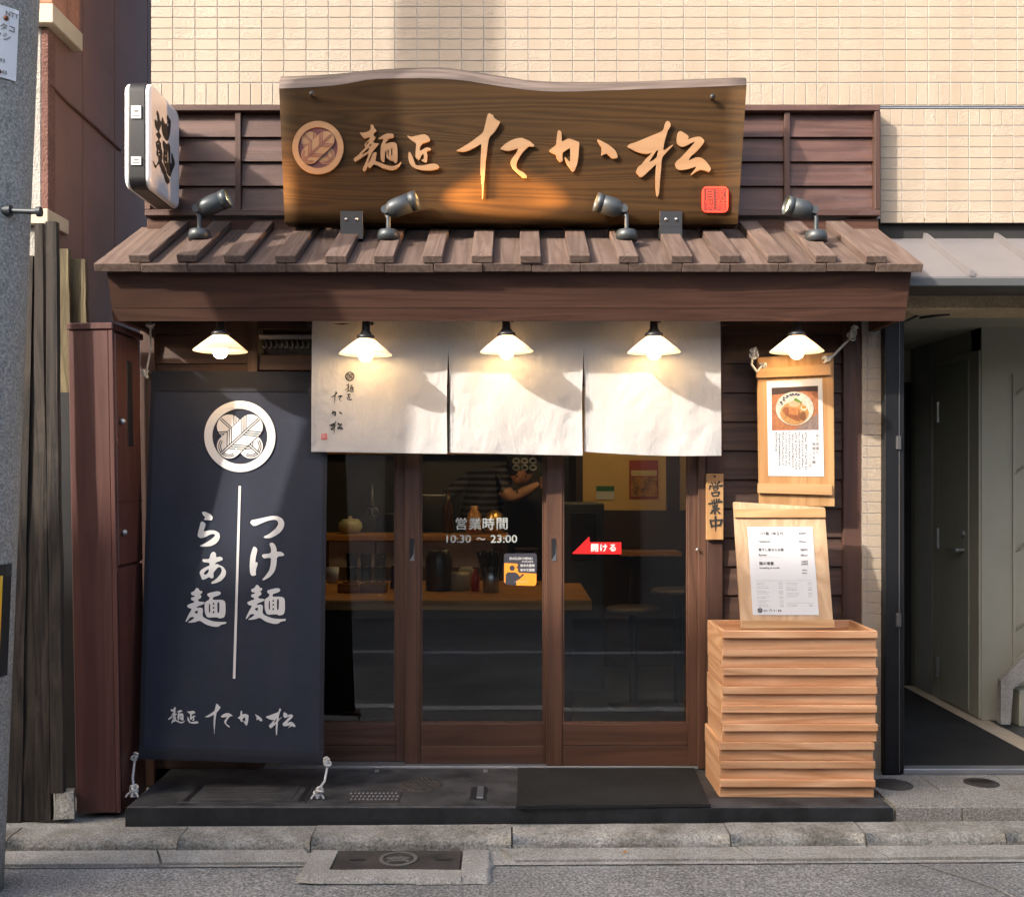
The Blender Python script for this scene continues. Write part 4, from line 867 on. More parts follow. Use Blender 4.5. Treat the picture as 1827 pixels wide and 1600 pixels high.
# ---------------------------------------------------------------- shopfront walls
WD = 4.66; WY = WD - CD
sf = thing('shopfront_wall', 'dark brown clapboard shopfront wall with posts under the canopy', 'wall', (0, 0, .13))
def boards(xa, xb, z0, z1, D=WD, ph=.1304):
    z = z0; y = D - CD
    while z < z1 - .02:
        h = min(ph, z1 - z)
        MB().hexa([(xa,y-.008,z+.002),(xb,y-.008,z+.002),(xb,y+.006,z+h),(xa,y+.006,z+h),(xa,y+.016,z+.002),(xb,y+.016,z+.002),(xb,y+.020,z+h),(xa,y+.020,z+h)]).build('clapboard', M_side, sf); z += h
ZT = 2.35
boards(X(1288, WD), X(1508, WD), .132, ZT); boards(X(272, WD), X(446, WD), .132, ZT)
part('post', M_brownZ, sf, (X(1261, 4.63), 4.63 - CD, .132), (X(1290, 4.63), 4.74 - CD, ZT), .003)
part('post', M_brownZ, sf, (X(1505, 4.63), 4.63 - CD, .132), (X(1538.5, 4.63), 4.74 - CD, ZT), .003)
part('post', M_brownZ, sf, (X(440, 4.64), 4.64 - CD, .132), (X(460, 4.64), 4.74 - CD, ZT), .003)
part('post', M_brownZ, sf, (TX0 - .02, 4.63 - CD, .06), (X(276, 4.63), 4.80 - CD, ZT), .003)
part('door_jamb', M_door, sf, (X(1246, 4.64), 4.64 - CD, .134), (X(1260.5, 4.64), 4.77 - CD, 2.08), .003)
part('lintel', M_brownX, sf, (X(461, 4.66), WY, 1.93), (X(1245.5, 4.66), .07, 2.0), .003)
part('upper_wall', M_brownX, sf, (X(461, 4.66), WY + .01, 2.12), (X(1260, 4.66), .06, ZT), 0)
part('transom_glass', M_glass, sf, (X(461, 4.66), .0, 2.0), (X(1245, 4.66), .006, 2.12), 0)
part('back_lining', M_dark, sf, (TX0, .045, .06), (X(446, WD), .06, 2.4), 0); part('back_lining', M_dark, sf, (X(1262, WD), .06, .06), (px0, .07, 2.4), 0)
part('threshold_rail', M_alu, sf, (X(470, 4.66), -.045, SZ - .002), (X(1246, 4.66), .075, SZ + .010), .002)
rl = thing('hook_rail', 'small steel rail with hanging hooks above the banner top', 'rail', P(508, 603, 4.6))
part('rail', M_steel, rl, P(462, 605, 4.6), P(556, 597, 4.6) + Vector((0, .02, 0)), .002)
for k in range(9):
    c = P(472 + k * 9.5, 607, 4.59); 
    MB().tube([c, c + Vector((.006, 0, -.012)), c + Vector((.006, 0, -.028)), c + Vector((-.002, 0, -.036)), c + Vector((-.008, 0, -.026))], .0016, 5).build('hook', M_steel, rl)

# ---------------------------------------------------------------- sliding doors
def door(label, pxl, pxr, stl, str_, Y, glass_l, glass_r, pull=None):
    D = CD + Y; t = thing('sliding_door', label, 'door', ((X(pxl, D) + X(pxr, D))/2, Y, SZ + .01), group='sliding doors of the shop')
    z0 = SZ + .011; zg = Z(1291, D); zm = Z(1329.5, D); z1 = 1.93; th = .032
    part('stile', M_door, t, (X(pxl, D), Y, z0), (X(glass_l, D), Y + th, z1), .002); part('stile', M_door, t, (X(glass_r, D), Y, z0), (X(pxr, D), Y + th, z1), .002)
    a, b = X(glass_l, D) + .0005, X(glass_r, D) - .0005
    part('bottom_rail', M_doorX, t, (a, Y + .002, z0), (b, Y + th - .002, zm - .001), .002); part('middle_rail', M_doorX, t, (a, Y + .002, zm + .001), (b, Y + th - .002, zg), .002)
    part('top_rail', M_doorX, t, (a, Y + .002, 1.86), (b, Y + th - .002, z1), .002)
    gl = part('pane', M_glass, t, (a, Y + .015, zg + .001), (b, Y + .0165, 1.859), 0)
    for bb in ((a, Y + .004, zg + .0005), ): part('glazing_bead', M_door, t, bb, (b, Y + .014, zg + .009), .001)
    for xx in (a, b - .008): part('glazing_bead', M_door, t, (xx, Y + .004, zg + .0095), (xx + .008, Y + .014, 1.859), .001)
    if pull:
        zc = Z(980, D); xx = X(pull, D)
        part('pull_recess', M_black, t, (xx - .011, Y - .001, zc - .05), (xx + .011, Y + .004, zc + .05), .001)
        MB().hexa([(xx-.011,Y-.002,zc-.051),(xx+.011,Y-.002,zc-.051),(xx+.011,Y-.002,zc+.03),(xx+.008,Y-.002,zc-.02),(xx-.011,Y+.002,zc-.051),(xx+.011,Y+.002,zc-.051),(xx+.011,Y+.002,zc+.03),(xx+.008,Y+.002,zc-.02)]).build('pull_plate', M_steel, t)
    return t, gl, Y + .015
dL, gL, yL = door('left brown sliding glass door partly behind the navy banner', 470, 724, 26, 26, .036, 497, 724 - 18)
dC, gC, yC = door('middle brown sliding glass door with opening hours lettering', 722, 1001, 27, 30, .0, 750, 971, 735)
dR, gR, yR = door('right brown sliding glass door with red arrow sticker', 975, 1246, 28, 20, -.036, 1003.5, 1228, 988)
def on_glass(mb, name, mt_, px, py, yy, par, k=1.0):
    D = CD + yy; s_ = D / F; mb.xf(frame(P(px, py, D) + Vector((0, -.0012, 0)), (1, 0, 0), (0, 0, 1)) @ Matrix.Diagonal((s_, s_, 1, 1))); return mb.build(name, mt_, par)
on_glass(text_mb('営', 23, .018), 'lettering', M_gprint, 823, 934, yC, dC)
for i, ch in enumerate('業時間'): on_glass(text_mb(ch, 23, .018), 'lettering', M_gprint, 847.5 + i * 24.2, 934, yC, dC)
on_glass(text_mb('10:30', 19.0, .018, sx=1.15), 'lettering', M_gprint, 818.5, 961, yC, dC); on_glass(text_mb('〜', 17, .02), 'lettering', M_gprint, 858, 961, yC, dC); on_glass(text_mb('23:00', 19.0, .018, sx=1.15), 'lettering', M_gprint, 899, 961, yC, dC)
# english menu sticker
stp = lambda pts: [(x, -y) for x, y in pts]
sq = lambda pts: [((x / 9.135) + 780 - 928, -((y / 9.135) + 910 - 1017)) for x, y in pts]
def flat(polys, name, mt_, lay, par=dC, o=(928, 1017), yy=None):
    c = curve_mb(polys); c.v = [v + Vector((0, 0, lay * .0003)) for v in c.v]; return on_glass(c, name, mt_, o[0], o[1], yC if yy is None else yy, par)
flat([smooth_poly(sq([(1110,705),(1600,700),(1625,730),(1618,1200),(1590,1232),(1290,1225),(1120,1210),(1085,1170),(1090,720)]), 1, .1)], 'menu_sticker', M_stk, 1)
flat([sq([(1095,860),(1300,868),(1315,885),(1312,910),(1280,940),(1315,945),(1318,1000),(1340,1018),(1618,1032),(1616,1195),(1590,1232),(1290,1225),(1290,1150),(1335,1130),(1425,1045),(1390,1035),(1345,1080),(1310,1030),(1260,1008),(1150,1010),(1115,1050),(1112,1190),(1090,1165)])], 'sticker_orange_field', M_orange, 2)
flat([sq([(1222+44*math.cos(a*math.pi/12), 942+44*math.sin(a*math.pi/12)) for a in range(24)])], 'sticker_figure', M_stk, 3)
for t_, h, px, py, b_ in (('ENGLISH MENU', 5.9, 929.5, 996, .022), ('AVAILABLE', 4.2, 941, 1001.5, .02), ('有中文菜单', 5.2, 941, 1008.5, .03), ('有中文菜單', 5.2, 941, 1016.5, .03), ('－－－－－－－－', 3.2, 930, 1037.5, .05)):
    c = text_mb(t_, h, b_); c.v = [v + Vector((0, 0, .0011)) for v in c.v]; on_glass(c, 'sticker_lettering', M_wprint, px, py, yC, dC)
ar = [((x / 5.16 + 960) - 1065, -((y / 5.16 + 800) - 975)) for x, y in ((312,968),(472,808),(474,862),(766,862),(766,972))]
flat([ar], 'arrow_sticker', M_redst, 1, dR, (1065, 975), yR)
for i, ch in enumerate('開ける'): 
    c = text_mb(ch, 14.5, .04); c.v = [v + Vector((0, 0, .0008)) for v in c.v]; on_glass(c, 'arrow_lettering', M_wprint, 1061 + i * 16, 977, yR, dR)
MB().sphere(P(1244, 980, 4.625), .007, 10, 6).build('lock_cylinder', M_steel, dR)

# ---------------------------------------------------------------- noren curtain
ND = 4.48
def noren_y(x, z):                                        # gentle folds of the hanging cloth
    px = CX + x * F / ND; py = HY - (z - CZ) * F / ND; f = min(1, max(0, (py - 600) / 210))
    y = .004 * math.sin(px * .021) * f + .003 * math.sin(px * .052 + py * .004) * f + .0015 * math.sin(px * .11 + .02 * py) * f
    for s_, w_, sg in ((800, 30, 1), (1041, 34, 1)):
        d = abs(px - s_) / w_
        if d < 1: y -= .010 * (1 - d) ** 2 * min(1, max(0, (py - 615) / 60)) * (1 if px < s_ else -.6)
    y += 0.006 * noise.noise(Vector((px * .014, py * .012, 1))) + .0020 * noise.noise(Vector((px * .045 + py * .025, py * .035, 4))) + .0006 * noise.noise(Vector((px * .12 - py * .05, py * .09, 7)))
    return ND - CD + y
nr = thing('noren_curtain', 'white cloth shop curtain in three panels hanging below the canopy fascia', 'curtain', P(920, 575, ND))
MB().cyl(P(548, 578, ND + .004) + Vector((0, .008, .0)), P(1296, 578, ND + .004) + Vector((0, .008, 0)), .009, n=12).build('curtain_rod', M_brownX, nr)
sl = lambda py: 0 if py < 622 else 2.6 * min(1, (py - 622) / 70) * (1 - .35 * max(0, (py - 740) / 70))
for i, (a, b) in enumerate(((557, 800), (800, 1041), (1041, 1285))):
    bot = ((806, 810), (808, 813), (806, 813))[i]
    def fn(u, v):
        py = 566 + (((bot[0] + (bot[1] - bot[0]) * u) + 3.5 * math.sin(u * math.pi) * (i == 2)) - 566) * v
        l = a + (sl(py) if i else 0) - (1.5 * v if i == 0 else 0); r = b - (sl(py) if i < 2 else -2.5 * v)
        px = l + (r - l) * u; x = X(px, ND); z = Z(py, ND); return Vector((x, noren_y(x, z), z))
    m = MB().grid(fn, 90, 90); pn_ = m.build('cloth_panel', M_noren, nr)
    m = MB(); m.grid(lambda u, v: fn(u, .945 + .053 * v) + Vector((0, -.0022, 0)), 64, 3); m.build('bottom_hem', M_noren, pn_)
    for e0, e1 in ((.0, .022), (.978, 1.0)): m = MB(); m.grid(lambda u, v: fn(e0 + (e1 - e0) * u, .06 + .88 * v) + Vector((0, -.0022, 0)), 2, 40); m.build('side_hem', M_noren, pn_)
    for k in range(4):                                    # stitched loop ends
        px = a + 14 + k * 61; m = MB().tube([P(px + dx, py, ND) + Vector((0, -.006, 0)) for dx, py in ((0, 574), (13, 580), (0, 580.5), (7, 575.5), (13, 580))], .0007, 4); m.build('loop_stitching', M_wprint, pn_)
def on_noren(mb, px, py, k, lay=1):
    out = []
    for v in mb.v:
        x = X(px + v.x * k, ND); z = Z(py - v.y * k, ND); out.append(Vector((x, noren_y(x, z) - .0022 - .0003 * lay - v.z, z)))
    mb.v = out; return mb
for key, px, py, cx_, cy_, k in (('men', 624, 692, 675, 267, .20), ('sho', 623.5, 708, 756, 273, .18), ('ta', 601, 710, 884, 280, .155), ('ka', 601, 736.5, 1040, 268, .158), ('matsu', 600, 762, 1194, 284, .17)):
    on_noren(glyph([key], about=(cx_, cy_)), px, py, k).build('curtain_lettering', M_ink, nr)
crest('curtain_crest', nr, lambda v: on_noren(type('q', (), {'v': [Vector((v.x, v.y, 0))]})(), 624.5, 671.5, 1).v[0] + Vector((0, -v.z, 0)), 8.2, M_ink, M_noren, .0003)
on_noren(curve_mb([[(-5,-5),(5,-5),(5,5),(-5,5)], [(-4.2,-4.2),(4.2,-4.2),(4.2,4.2),(-4.2,4.2)]]), 578.5, 779, 1).build('seal_print', M_redst, nr)
for t_, dx, dy in (('自', -2.1, 2.1), ('家', 2.1, 2.1), ('製', -2.1, -2.1), ('麺', 2.1, -2.1)): on_noren(text_mb(t_, 4.0, 0), 578.5 + dx, 779 - dy, 1).build('seal_print', M_redst, nr)

# ---------------------------------------------------------------- navy banner
bt = [P(271, 662, 4.56), P(586, 664, 4.56)]; bb_ = [P(249, 1352, 4.315), P(577, 1362, 4.315)]
bno = (bt[1] - bt[0]).cross(bt[0] - bb_[0]).normalized()
if bno.y > 0: bno = -bno
def ban(u, v, off=0.0):                                   # u across, v down
    p = bt[0].lerp(bt[1], u).lerp(bb_[0].lerp(bb_[1], u), v)
    a = .006 * math.sin(v * math.pi) * math.sin(u * 9.4 + .7) + .0045 * math.sin(u * 23 + v * 2) * math.sin(min(1, v * 3) * 1.57) * (1 - .4 * v) + .012 * math.sin(v * math.pi)
    return p + bno * (a * .8 + off)
bn = thing('hanging_banner', 'tall navy canvas banner with white crest and noodle lettering left of the doors', 'banner', (bb_[0] + bb_[1]) / 2)
MB().grid(ban, 48, 64).build('canvas', M_banner, bn)
m = MB(); m.grid(lambda u, v: ban(u, v * .055, .004), 30, 4); m.build('top_sleeve', M_bhem, bn)
m = MB(); m.grid(lambda u, v: ban(u, .972 + v * .030, .006 + .004 * math.sin(v * math.pi)), 30, 6); m.build('bottom_sleeve', M_bhem, bn)
for e in (0, .976): m = MB(); m.grid(lambda u, v: ban(e + .024 * u, .055 + v * .915, .0015), 2, 50); m.build('side_hem', M_bhem, bn)
ex_ = (bt[1] - bt[0]).normalized() * .03
MB().cyl(bt[0] - ex_ + Vector((0, .014, -.016)), bt[1] + ex_ * .2 + Vector((0, .014, -.016)), .011, n=12).build('top_pole', M_brownX, bn)
eb = (bb_[1] - bb_[0]).normalized() * .024
MB().cyl(bb_[0] - eb + Vector((0, .012, .010)), bb_[1] + eb + Vector((0, .012, .010)), .010, n=12).build('bottom_pole', M_cedarX, bn)
def uv_of(px, py):                                        # pixel -> banner coordinates
    v = (py - 663) / (1357 - 663)
    for _ in range(6):
        q = ban(.5, v); pyq = HY - (q.z - CZ) * F / (q.y + CD); v += (py - pyq) / 720
    l = ban(0, v); r = ban(1, v); pl_ = CX + l.x * F / (l.y + CD); pr_ = CX + r.x * F / (r.y + CD); return (px - pl_) / (pr_ - pl_), v
def on_banner(mb, lay=1):                                 # mesh in photo pixels, y negated
    mb.v = [ban(*uv_of(v.x, -v.y), .0032 + lay * .0004) for v in mb.v]; return mb
def fine(mb, L):                                          # cut long edges so that prints follow the folds
    bm = bmesh.new(); vs = [bm.verts.new(v) for v in mb.v]
    for f in mb.f:
        try: bm.faces.new([vs[i] for i in f])
        except ValueError: pass
    for _ in range(3):
        ed = [e for e in bm.edges if e.calc_length() > L]
        if not ed: break
        bmesh.ops.subdivide_edges(bm, edges=ed, cuts=1, use_grid_fill=False)
    bmesh.ops.triangulate(bm, faces=bm.faces[:]); bm.verts.index_update()
    o = MB(); o.add([v.co.copy() for v in bm.verts], [tuple(v.index for v in f.verts) for f in bm.faces]); bm.free(); return o
for key in ('tsu', 'ke', 'men2', 'ra', 'a'): on_banner(fine(glyph([key]), 14)).build('white_lettering', M_wprint, bn)
on_banner(fine(glyph(['men2'], off=(-107.6, -7.6)), 14)).build('white_lettering', M_wprint, bn)
ln = MB(); ln.grid(lambda u, v: Vector((425.5 + (-10 * v) + 4.6 * u, -(867 + 343 * v), 0)), 1, 40); on_banner(ln).build('dividing_line', M_wprint, bn)
kk = 228 / 636
for key in ('men', 'sho', 'ta', 'ka', 'matsu'): on_banner(fine(glyph([key], k=kk, about=(632, 205), off=(300, -1256)), 14)).build('white_lettering', M_wprint, bn)
crest('crest_ring', bn, lambda v: ban(*uv_of(428.5 + v.x, 779 - v.y), .0032 + v.z), 63.5, M_wprint, M_banner, .0006, cut=9)
def rope(name, pts, par, r=.0042, tw=True):
    m = MB(); q = []
    for a, b in zip(pts, pts[1:]): q += [Vector(a).lerp(Vector(b), i / 6) for i in range(6)]
    q.append(Vector(pts[-1])); m.tube(q, r, 8); return m.build(name, M_rope, par)
def knot(c, r, par, n=5, seed=1):
    g = random.Random(seed); c = Vector(c); m = MB()
    for k in range(n):
        ax = Vector((g.uniform(-1, 1), g.uniform(-1, 1), g.uniform(-1, 1))).normalized(); b1 = ax.orthogonal().normalized(); b2 = ax.cross(b1)
        o = c + Vector((g.uniform(-1, 1), g.uniform(-.6, .6), g.uniform(-1.2, 1.2))) * r * .6
        m.tube([o + (b1 * math.cos(a) + b2 * math.sin(a)) * r * .75 for a in [2 * math.pi * i / 10 for i in range(11)]], .0045, 7)
    return m.build('knot', M_rope, par)
p0_ = bt[0] - ex_ * .8; rope('rope', [P(268, 578, 4.5), P(269, 620, 4.53), p0_], bn); knot(P(268, 580, 4.5), .012, bn, 4, 2); knot(p0_ + Vector((0, -.01, -.012)), .014, bn, 5, 3)
for sgn, e, foot, sd_ in ((-1, bb_[0] - eb * .8, on_step(238, 1421), 5), (1, bb_[1] + eb * .8, on_step(568, 1424), 8)):
    knot(e + Vector((0, -.004, .008)), .014, bn, 4, sd_); rope('rope', [e, e.lerp(foot, .5) + Vector((.006 * sgn, 0, 0)), foot + Vector((0, 0, .035))], bn, .005)
    knot(foot + Vector((0, 0, .03)), .017, bn, 5, sd_ + 1)
    for k in range(3): rope('rope_end', [foot + Vector((0, 0, .03)), foot + Vector((-.02 + .02 * k, -.012, .014)), foot + Vector((-.026 + .026 * k, -.018, .004))], bn, .004)
    MB().lathe([(.012, .0), (.016, .004), (.012, .008)], 14, Matrix.Translation(foot)).build('floor_ring', M_steel, bn)

# ---------------------------------------------------------------- pendant lamps
def lamp(px, rim, label, tilt=0.0, D=4.335, tx=None):
    c = P(px, rim, D); t = thing('pendant_lamp', label, 'lamp', c + Vector((0, 0, .1)), group='pendant lamps under the canopy')
    Mt = Matrix.Translation(c) @ Matrix.Rotation(tilt, 4, 'Y')
    MB().lathe([(.111, 0), (.112, .002), (.110, .005), (.08, .030), (.05, .054), (.030, .068), (.028, .074)], 48, Mt).lathe([(.111, 0), (.108, .001), (.078, .027), (.048, .051), (.028, .065)], 48, Mt).build('shade', M_shade, t)
    MB().lathe([(.0001, -.030), (.012, -.0285), (.022, -.022), (.029, -.009), (.031, .003), (.028, .017), (.020, .030), (.014, .04), (.013, .06)], 32, Mt).build('bulb', M_bulb, t)
    MB().lathe([(.036, .066), (.038, .07), (.038, .078), (.034, .082), (.026, .085), (.022, .094), (.017, .100), (.0155, .150), (.0155, .19)], 24, Mt).build('socket', M_black, t)
    MB().cyl(Mt @ Vector((0, 0, .13)), Mt @ Vector((.024, -.01, .13)), .006, n=8).sphere(Mt @ Vector((.026, -.011, .13)), .008, 8, 6).build('switch_key', M_black, t)
    MB().tube([Mt @ Vector((0, 0, .185)), Vector((c.x, c.y, 2.2))], .004, 6).build('cord', M_black, t)
    return t
lamp(393, 627, 'lit pendant lamp with white shade hanging over the navy banner', R(.5)); lamp(652, 633, 'lit pendant lamp with white shade before the curtain panel with lettering', R(1.2))
lamp(904, 628, 'lit pendant lamp with white shade before the middle curtain panel', R(-1)); lamp(1167, 629, 'lit pendant lamp with white shade before the right curtain panel', R(-.3)); lamp(1421.5, 628, 'lit pendant lamp with white shade above the hanging menu board', R(.4))

# ---------------------------------------------------------------- open plaque
pq = thing('open_plaque', 'small vertical wooden plaque with black brush lettering on the door post', 'plaque', P(1275.5, 905, 4.60))
part('board', M_pineZ, pq, P(1260, 963, 4.605), P(1291, 845, 4.605) + Vector((0, .014, 0)), .002)
def on_flat(mb, px, py, D, s_=None): mb.xf(front(px, py, D) @ Matrix.Diagonal((D / F, D / F, 1, 1))); return mb
def brush(a, b, w0, w1=None, n=8):                        # one brush stroke with rounded ends
    w1 = w0 if w1 is None else w1; a = Vector(a); b = Vector(b); d = (b - a).normalized(); t0 = math.atan2(d.y, d.x)
    return [(a.x + w0/2 * math.cos(t0 + R(90 + 180 * i / n)), a.y + w0/2 * math.sin(t0 + R(90 + 180 * i / n))) for i in range(n + 1)] + [(b.x + w1/2 * math.cos(t0 + R(-90 + 180 * i / n)), b.y + w1/2 * math.sin(t0 + R(-90 + 180 * i / n))) for i in range(n + 1)]
ST = [((180,262),(202,300),22,34),((255,250),(262,285),22,34),((350,238),(300,302),42,22),((150,325),(132,402),40,30),((140,345),(330,322),26,30),((330,322),(408,322),30,48),((408,330),(365,355),30,12),((212,375),(322,362),26,30),((215,375),(232,425),26,24),((320,365),(298,418),34,24),((232,428),(298,420),24,24),((180,478),(205,552),34,30),((190,478),(350,466),30,34),((348,470),(318,550),44,34),((205,550),(318,545),30,34),
 ((180,645),(198,672),20,32),((232,620),(240,688),26,34),((285,615),(282,690),34,26),((345,622),(312,680),38,22),((122,722),(300,690),40,28),((300,690),(400,672),28,46),((200,745),(215,775),16,26),((300,735),(282,775),26,16),((200,778),(308,765),24,28),((205,815),(300,805),24,26),((180,865),(345,822),24,34),((252,700),(250,940),32,44),((225,850),(165,925),28,38),((278,850),(352,925),18,46),
 ((262,1002),(268,1120),44,46),((268,1120),(262,1325),46,14),((150,1082),(182,1222),40,46),((155,1092),(320,1080),28,30),((320,1080),(405,1078),30,48),((402,1082),(362,1200),50,36),((182,1208),(365,1186),28,34)]
for i, (a, b, w0, w1) in enumerate(ST):
    c = curve_mb([[(x / 12.31, -y / 12.31) for x, y in brush(a, b, w0, w1)]]); c.v = [P(1255 + v.x, 840 - v.y, 4.6035 - i * .00005) for v in c.v]; c.build('brush_lettering', M_ink, pq)
on_flat(curve_mb([ring(2, 1, 14)[0]]), 1275.5, 849.5, 4.6035).build('nail_hole', M_black, pq)

# ---------------------------------------------------------------- hanging menu board
hD = 4.52; hm = thing('hanging_menu_board', 'honey coloured wooden menu board with a ramen photo hanging on ropes', 'menu board', P(1421, 770, hD), rot=Matrix.Rotation(R(1.0), 3, 'Y').to_euler())
def quadboard(name, mt_, q, D, th, par, dt=0.0, ch=0):   # q: bl br tr tl in pixels
    a = [P(x, y, D) for x, y in q]; o = Vector((0, th, 0)); return MB().hexa(a + [v + o for v in a]).build(name, mt_, par)
quadboard('board', M_pineZ, [(1356, 902), (1489, 903), (1487, 629), (1352, 638)], hD, .022, hm)
quadboard('batten', M_pineX, [(1350, 674), (1482, 669), (1482, 649), (1350, 658)], hD - .016, .0155, hm); quadboard('batten', M_pineX, [(1353, 879), (1485, 883), (1484, 864), (1353, 862)], hD - .016, .0155, hm)
pa = quadboard('paper', M_paper, [(1371, 849), (1470.5, 850), (1467, 675), (1368, 680)], hD - .002, .0016, hm)
def prints(polys, name, mt_, o, k, D, lay, par, shear=0.0):   # print layers on a sheet, pixel offsets from o
    c = curve_mb(polys); c.v = [P(o[0] + v.x * k, o[1] - v.y * k, D - .0003 * lay) for v in c.v]; return c.build(name, mt_, par)
RQ = lambda pts: [(x / 8.425, -y / 8.425) for x, y in pts]; RO = (1360, 670)
col = lambda n_, c_: mat(n_, mul(c_, .62), .5, pv=0, var=.3, vs=90)
el = lambda cx_, cy_, rx, ry, n=40, a0=0, a1=360: [(cx_ + rx * math.cos(R(a0 + (a1 - a0) * i / n)), cy_ + ry * math.sin(R(a0 + (a1 - a0) * i / n))) for i in range(n + (1 if a1 - a0 < 360 else 0))]
def rp(pts, nm, mt_, lay): return prints([RQ(pts)], nm, mt_, RO, 1, hD - .002, lay, pa)
rp([(137,183),(838,153),(848,815),(145,825)], 'photo_table', col('photo_table', (.44, .17, .07)), 1); rp([(138,184),(838,154),(836,240),(600,235),(400,265),(140,290)], 'photo_background', col('photo_background', (.05, .025, .018)), 2)
rp([(560,770),(846,560),(848,815),(480,818)], 'photo_table_shade', col('photo_table_grain', (.28, .20, .17)), 2)
rp(el(490,505,292,255), 'photo_bowl_rim', col('photo_bowl_shadow', (.25, .13, .07)), 3); rp(el(487,495,285,252), 'photo_bowl', col('photo_bowl', (.66, .60, .50)), 4)
rp(el(485,565,215,175), 'photo_soup', col('photo_soup', (.52, .27, .09)), 5)
for k in range(16): a = R(195 + k * 6.2); rp(el(487 + (215 + 20 * (k % 3 - 1)) * math.cos(a), 480 + (185 + 18 * (k % 2)) * math.sin(a), 20, 9 + 7 * (k % 2), 9), 'photo_bowl_pattern', col('photo_indigo', (.03, .05, .10)), 5.5 + k * .02)
rp([(300,520),(340,470),(560,510),(570,690),(500,680),(350,600)], 'photo_pork', col('photo_pork', (.30, .10, .035)), 6.2); rp([(400,480),(550,500),(540,600),(400,580)], 'photo_pork', col('photo_pork_light', (.48, .19, .06)), 6.6)
rp(el(480,425,90,45,20), 'photo_onion', col('photo_onion', (.62, .42, .24)), 7); rp([(470,370),(500,330),(600,400),(612,340),(590,420),(500,385)], 'photo_greens', col('photo_greens', (.13, .26, .04)), 7.4)
rp(el(628,480,50,42,20), 'photo_egg_white', col('photo_egg_white', (.75, .66, .54)), 7.4); rp(el(625,475,34,28,18), 'photo_egg_yolk', col('photo_egg_yolk', (.75, .26, .03)), 7.8); rp(el(610,610,50,70,16), 'photo_bamboo', col('photo_bamboo', (.22, .09, .03)), 6.4)
g_ = random.Random(11)
def vtext(s_, h, px, py, mt_, pitch=1.12):
    c = text_mb(s_, h, .015, True, pitch); c.v = [P(px + v.x, py - v.y, hD - .002 - .0006 - v.z) for v in c.v]; c.build('paper_print', mt_, pa)
vtext('炙り肉盛り', 6.0, 1458.5, 777, M_inkg, 1.25); vtext('味噌らぁ麺', 6.2, 1452, 792, M_inkg, 1.3); vtext('八八〇円', 5.2, 1445, 812, M_inkg, 1.25)
mk = MB()
for cxi in range(10):                                     # columns of print too small to read
    px = 1438 - cxi * 5.9; py = 773 + g_.uniform(-2, 3)
    while py < 838 - (cxi == 9) * 30 + g_.uniform(-8, 4):
        for _ in range(3):
            a = g_.uniform(-1.1, 1.1); b = g_.uniform(-1.1, 1.1); hv = g_.random() < .5; l = g_.uniform(.7, 1.7)
            x0, x1 = px + a - (l if hv else .3), px + a + (l if hv else .3); y0, y1 = py + b - (.3 if hv else l), py + b + (.3 if hv else l); n0 = len(mk.v)
            mk.v += [P(x0, y0, hD - .0028), P(x1, y0, hD - .0028), P(x1, y1, hD - .0028), P(x0, y1, hD - .0028)]; mk.f.append((n0, n0+1, n0+2, n0+3)); mk.sm.append(False)
        py += g_.choice((3.4, 3.6, 3.8, 5.2))
mk.build('paper_print', M_ink, pa)
knot(P(1346, 630, 4.49), .020, hm, 6, 21); rope('rope', [P(1344, 628, 4.5), P(1341, 650, 4.49), P(1350, 663, 4.50), P(1362, 650, 4.50)], hm, .005); knot(P(1361, 649, 4.5), .011, hm, 3, 22)
rope('rope', [P(1470, 647, 4.5), P(1489, 632, 4.53), P(1516, 604, 4.60)], hm, .0055); knot(P(1474, 642, 4.5), .012, hm, 4, 24); knot(P(1521, 598, 4.59), .020, hm, 6, 25); knot(P(1527, 587, 4.59), .014, hm, 4, 27)

# ---------------------------------------------------------------- stack of noodle crates
KD = 4.225; KX0, KX1 = X(1289, KD), X(1565, KD); KH = .0762; dep = .335
ordn = ['topmost', 'second', 'third', 'fourth', 'fifth', 'sixth', 'seventh', 'eighth']
crates = []
for k in range(9):
    z0 = SZ + .001 + (8 - k) * KH; dx = rr.uniform(-.003, .003) - (.011 if k >= 6 else 0) + (.004 if k == 1 else 0); dy = rr.uniform(-.003, .002)
    lab = 'lowest cedar crate of the noodle crate stack standing on the step' if k == 8 else ('topmost open cedar crate of the stack with the menu board in it' if k == 0 else '%s cedar crate from the top of the noodle crate stack' % ordn[k])
    t = thing('noodle_crate', lab, 'crate', ((KX0 + KX1)/2 + dx, KD - CD + dy, z0), group='cedar crates stacked on the step', rot=Matrix.Rotation(R(rr.uniform(-.25, .25)), 3, 'Z').to_euler())
    Mk = W[t]; hw = (KX1 - KX0) / 2
    q = lambda a, b, nm, mt_, ch=.0015: MB().box(a, b, Mk, ch).build(nm, mt_, t)
    q((-hw + .001, .013, .0), (hw - .001, .024, .047), 'lower_front_slat', M_cedarX)
    q((-hw, -.003, .0465), (hw, .0195, KH - .001), 'upper_front_slat', M_cedarX)
    q((-hw + .001, dep - .016, 0), (hw - .001, dep, KH - .001), 'back_slat', M_cedarX)
    q((-hw - .002, .0245, 0), (-hw + .014, dep - .0165, KH - .001), 'side_slat', M_cedarY); q((hw - .014, .0245, 0), (hw + .002, dep - .0165, KH - .001), 'side_slat', M_cedarY)
    q((-hw + .0145, .0245, .003), (hw - .0145, dep - .017, .011), 'bottom_board', M_cedarX)
